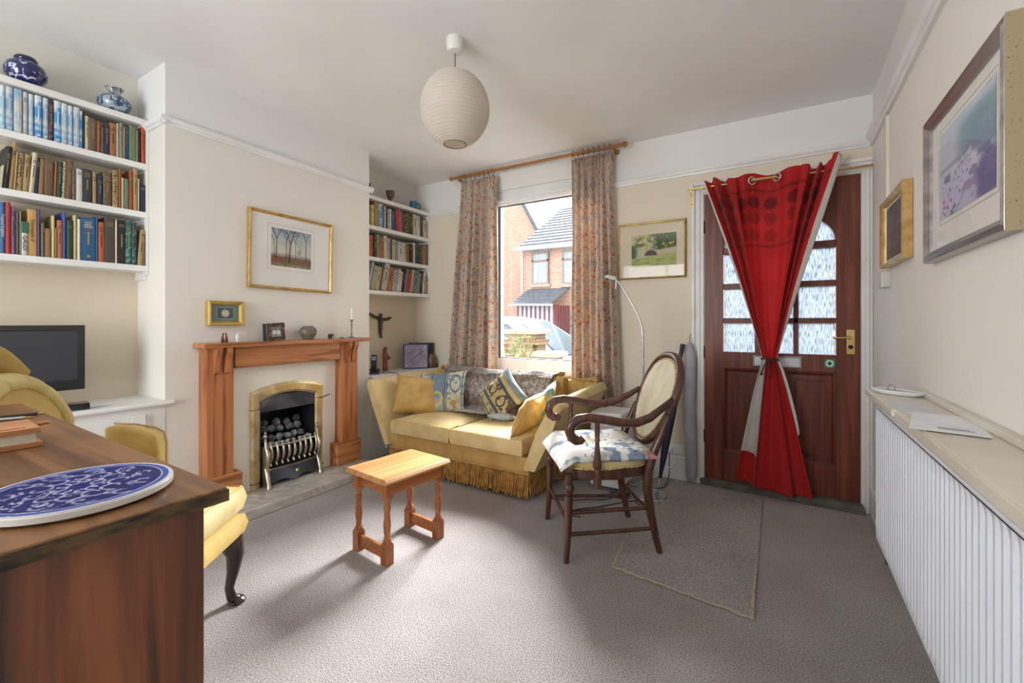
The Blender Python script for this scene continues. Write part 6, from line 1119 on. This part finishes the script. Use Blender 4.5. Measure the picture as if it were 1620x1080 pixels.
obj('grey_insert', B().box(-.05, .055, -.022, .022, .012, .016), mat('grey_card', '#aeb1b6', '#9c9fa5', rough=.5), td)
pa = thing('paper_leaflet', 'white printed leaflet lying across the radiator shelf', 'paper', (.39, 1.66, .8864), math.radians(-12))
obj('sheet', B().grid(lambda u, v: (-.075+.15*u, -.14+.28*v, .0008+.010*max(0, v-.6)*math.sin(PI*u)+.014*max(0, .25-v)), 10, 16), mat('bright_white_paper', '#f4f5f9', '#eceef4'), pa, solid=.0012); obj('printed_lines', B().box(-.02, .05, -.09, -.085, .0035, .0040).box(-.02, .04, -.075, -.07, .0030, .0036), mat('grey_ink', '#8e9096'), pa)
one('envelope', B().box(-.055, .055, -.12, .12, 0, .002, Matrix.Translation((.37, 1.735, .8863)) @ Matrix.Rotation(math.radians(24), 4, 'Z')) if False else B().box(-.05, .04, -.11, .11, 0, .0015), mat('envelope_paper', '#dfe0e6', '#d5d6dc'), 'plain envelope on the radiator shelf just beyond the leaflet', 'envelope').location = (.375, 1.93, .8864)
# ============================================================ CHEST / DESK IN THE FOREGROUND
M_dt = wood('worn_stained_pine_top', '#8c6239', '#563419', 'x', scale=5, rough=.42, dist=8, bump=.08, c3='#744d2b'); M_ds = wood('stained_pine_side', '#985a2e', '#3a1f10', 'z', scale=4, rough=.45, dist=10, bump=.08, c3='#6f3d1e')
dk = thing('desk', 'large dark-stained pine desk with worn top in the left foreground', 'desk', (-1.38, .03, 0)); DZ = .91; DR = Matrix.Translation((-.743, .363, 0)) @ Matrix.Rotation(math.radians(-1.3), 4, 'Z')
obj('desk_top', B().box(-1.33, 0, -.66, 0, DZ-.021, DZ, DR), M_dt, dk, world=True, bevel=.003)
r = random.Random(6); b = B(); vs = []
for k in range(60): vs.append(0)
b.grid(lambda u, v: DR @ Vector((.0032+.0022*math.sin(37*u)*math.sin(19*u), -.66+.66*u, DZ-.0205+.0185*v)), 60, 3); obj('worn_edge', b, mat('chipped_edge', '#5e4726', '#1a120b', scale=30, stretch=(1, .6, 2), rough=.7, bump=.6, bscale=60, lo=.4, hi=.62), dk, world=True, smooth=True)
obj('side_panel', B().box(-.052, -.028, -.64, -.022, 0, DZ-.021, DR), M_ds, dk, world=True, bevel=.002); obj('leg', B().box(-1.30, -1.25, -.64, -.59, 0, DZ-.021, DR), M_ds, dk, world=True)
obj('back_panel', B().box(-.62, -.052, -.04, -.024, .08, DZ-.021, DR), M_ds, dk, world=True)
for z in (.12, .37, .62):
    d_ = obj('drawer', B().box(-.60, -.07, -.64, -.60, z, z+.23, DR), M_ds, dk, world=True, bevel=.003)
    for x in (-.45, -.20): obj('knob', B().ball(DR @ Vector((x, -.655, z+.115)), .016, 10), M_brass, d_, world=True)
def iznik(U, V):
    X_, Y_ = (U-.5)*2, (V-.5)*2; r_ = np.hypot(X_, Y_); n = fbm(U, V, 6); c = np.stack([.07+.05*n, .08+.06*n, .32+.15*n], 1)
    a = np.arctan2(Y_, X_); c = mixc(c, (.20, .38, .68), (fbm(U+4, V+2, 7, 2) > .60)*.8)
    for k in range(11):
        ca = k*2*PI/11+.2
        for (rr, s, w_) in ((.44, .20, .05), (.72, .15, .05), (.62, .09, .05), (.22, .12, .05)):
            cx, cy = rr*math.cos(ca+rr), rr*math.sin(ca+rr); d = np.hypot(X_-cx, Y_-cy); t = (np.arctan2(Y_-cy, X_-cx)+ca) % (2*PI); c = mixc(c, (.64, .65, .76), (np.abs(d-s*(t/(2*PI))*.9) < .009+.011*np.sin(t*3)**2)*(t > 1.2)*1.0)
    c = mixc(c, (.70, .70, .80), (np.abs(fbm(U+7, V+7, 6, 2)-.5) < .006)*.9); c = mixc(c, (.24, .34, .66), ((r_ > .90)*(r_ < .955))*1.0); c = mixc(c, (.85, .86, .90), ((r_ > .875)*(r_ < .892))*.9); return mixc(c, (.82, .82, .84), (r_ > .965)*1.0)
PC, PRd = (-.893, .229), .111
pt = thing('ceramic_trivet', 'round blue and white tile with scrolling pattern lying on the desk', 'trivet', (PC[0], PC[1], DZ))
obj('body', B().lathe([(.001, .003), (PRd-.003, .003), (PRd, .005), (PRd, .0125), (PRd-.002, .0145), (.001, .0145)], seg=56), mat('cream_glaze', '#dcdad6', '#cfccc6', rough=.3), pt, smooth=30); obj('foot', B().lathe([(.08, 0), (.08, .003)], seg=24), mat('cork', '#7d5a3c'), pt)
NN = 150; b = B(); b.v = [(0, 0, .0149)]; b.f = []; UU = [.5]; VV = [.5]
for i in range(1, 71):
    for k in range(NN): rr = (PRd-.0025)*i/70; a = 2*PI*k/NN; b.v.append((rr*math.cos(a), rr*math.sin(a), .0149)); UU.append(.5+.5*i/70*math.cos(a)); VV.append(.5+.5*i/70*math.sin(a))
b.f = [(0, 1+k, 1+(k+1) % NN) for k in range(NN)]+[(1+(i-1)*NN+k, 1+(i-1)*NN+(k+1) % NN, 1+i*NN+(k+1) % NN, 1+i*NN+k) for i in range(1, 70) for k in range(NN)]
b.c = srgb(iznik(np.array(UU), np.array(VV))); obj('glazed_pattern', b, vmat('blue_glaze', rough=.45, coat=0), pt); MC['blue_glaze'].node_tree.nodes['Principled BSDF'].inputs['Specular IOR Level'].default_value = .15
# ============================================================ GOLD UPHOLSTERED CHAIR BEHIND THE DESK
M_v2 = velvet('mustard_velvet', '#cdb06a', '#b0914c'); M_leg = wood('dark_polished_wood', '#3a2722', '#291a17', 'z', scale=6, rough=.25, coat=.4)
uc = thing('upholstered_chair', 'mustard velvet chair with fluted back and dark cabriole legs between desk and fireplace', 'armchair', (-1.996, .648, 0), math.radians(-53.13))
obj('seat_base', rbox(B(), -.255, .255, -.25, .265, .27, .375, crown=0, ed=.03), M_v2, uc, smooth=True)
sc2 = obj('seat_cushion', rbox(B(), -.25, .25, -.20, .262, .375, .49, crown=.025, ed=.03, n=18), velvet('pale_mustard_velvet', '#d8c892', '#c0ab6e'), uc, smooth=True)
obj('piping', B().tube([(-.245, -.19, .478), (-.248, .255, .476), (.248, .255, .476), (.245, -.19, .478)], .006, 6).tube([(-.247, -.19, .39), (-.25, .258, .388), (.25, .258, .388), (.247, -.19, .39)], .005, 6), M_v2, sc2, smooth=True)
# back: arched pad with fluted border
def arch(a, k):
    w_, zt = .20*k, .62; t = a  # a 0..1 around from left bottom over the top to right bottom
    if t < .25: x, z = -w_, .40+(.36)*(t/.25)
    elif t > .75: x, z = w_, .40+(.36)*((1-t)/.25)
    else: an = PI*(t-.25)/.5; x, z = -w_*math.cos(an), .76+.235*k*math.sin(an)
    return x, z
def leanp(x, y, z): return Vector((x*.95+.055, y-.25-(z-.4)*.20, z))
b = B()
def backpad(u, v):
    x, z = arch(u, .02+.76*v); z = .42+(z-.40)*1.0 if False else z; return leanp(x, .06-.02*v*v, z)
b.grid(backpad, 60, 12); obj('back_pad', b, M_v2, uc, smooth=True)
b = B()
def flute(u, v):
    an = PI*v; n_ = 15; f = abs(math.sin(PI*u*n_)); k = .76+.24*(.5-.5*math.cos(an)); x, z = arch(u, k); return leanp(x, .035+.035*math.sin(an)*(.72+.28*f**.4)-.03*v, z)
b.grid(flute, 180, 14); obj('fluted_border', b, velvet('pale_mustard_velvet', '#d8c892', '#c0ab6e'), uc, smooth=True)
b = B(); b.grid(lambda u, v: leanp(arch(u, .01+.99*v)[0], -.03-.02*(1-v*v), arch(u, .01+.99*v)[1]), 60, 8); b.grid(lambda u, v: leanp(arch(u, 1)[0], .01-.04*v, arch(u, 1)[1]), 60, 2); obj('back_cover', b, M_v2, uc, smooth=True)
obj('head_roll', B().tube([leanp(-.08+.19*k/12, -.035, .97+.085*math.sin(PI*k/12)) for k in range(13)], .045, 16), M_v2, uc, smooth=True)
for s in (-1, 1):
    b = B()
    for k in range(1): pass
    prof = [(-.28, .40), (-.28, .74), (-.20, .735), (-.12, .72), (-.085, .70), (-.075, .66), (-.07, .40)]
    vs = [(s*.245, p[0], p[1]) for p in prof]+[(s*(.30+.02*(p[1]-.4)), p[0], p[1]-.004) for p in prof]; m_ = len(prof); b.add(vs, [(i, (i+1) % m_, (i+1) % m_+m_, i+m_) for i in range(m_)]+[tuple(range(m_))[::-1], tuple(range(m_, 2*m_))])
    a_ = obj('arm', b, M_v2, uc, bevel=.015, seg=3, smooth=50); obj('piping', B().tube([(s*.305, p[0], p[1]) for p in prof[1:]], .005, 6), M_v2, a_, smooth=True)
    x = s*.222
    obj('leg', B().tube([(x, .222, .285), (x*1.02, .228, .25), (x*1.05, .238, .20), (x*1.02, .232, .13), (x*.98, .222, .07), (x*1.0, .228, .03), (x*1.04, .243, .012)], [.045, .044, .034, .023, .017, .019, .022], 12).lathe([(.018, 0), (.03, .002), (.034, .010), (.028, .020), (.012, .028)], (x*1.04, .245, 0), 16), M_leg, uc, smooth=True)
    obj('leg', B().tube([(x, -.21, .28), (x, -.22, .15), (x, -.26, 0)], [.026, .02, .015], 8), M_leg, uc, smooth=True)
# ============================================================ SMALL THINGS ON THE DESK
M_box = wood('reddish_cedar', '#c48a60', '#a06a42', 'y', scale=9, rough=.4); M_boxe = mat('ribbed_end_grain', '#b87c50', '#7c4a2c', scale=22, tex='wave', stretch=(.01, 6, .01), rough=.5, lo=.3, hi=.7)
bx_ = thing('wooden_book_box', 'small cedar box shaped like a closed book with white page block on the desk', 'box', (-1.39, .21, .91), math.radians(-3))
obj('bottom_board', B().box(-.065, .065, -.08, .075, 0, .010), M_boxe, bx_, bevel=.001); obj('page_block', B().box(-.058, .060, -.075, .066, .010, .029), mat('white_page_block', '#e6dfd0', '#d8d0be', scale=80, rough=.8), bx_)
obj('top_board', B().box(-.065, .065, -.08, .072, .029, .040).ring(.10, .12, [(0, 0), (0, 0)]) if False else B().box(-.065, .065, -.08, .072, .029, .040).box(-.045, .050, -.055, .052, .040, .0415), M_box, bx_, bevel=.001); obj('spine_block', B().box(-.067, .067, -.10, -.048, 0, .043), M_box, bx_, bevel=.002); obj('clasp_peg', B().tube([(-.02, .066, .033), (-.018, .082, .034), (-.012, .098, .036)], [.005, .006, .003], 8), M_box, bx_, smooth=True)
for i, (x, y, a, lb) in enumerate(((-1.775, .318, 72, 'thin dark pen lying near the back edge of the desk'), (-1.735, .285, 66, 'silver pen lying beside the dark pen, nearer the cedar box'))):
    pn = thing('pen', lb, 'pen', (x, y, .9152), rot=(0, 0, math.radians(a)))
    obj('barrel', B().tube([(-.07, 0, 0), (-.05, 0, 0), (.05, 0, 0)], [.003, .0045, .0045], 8), M_chr if i else mat('dark_pen', '#3a2c28', rough=.3), pn, smooth=True); obj('pen_tip', B().tube([(.05, 0, 0), (.068, 0, 0)], [.004, .0008], 8), M_brass, pn, smooth=True)
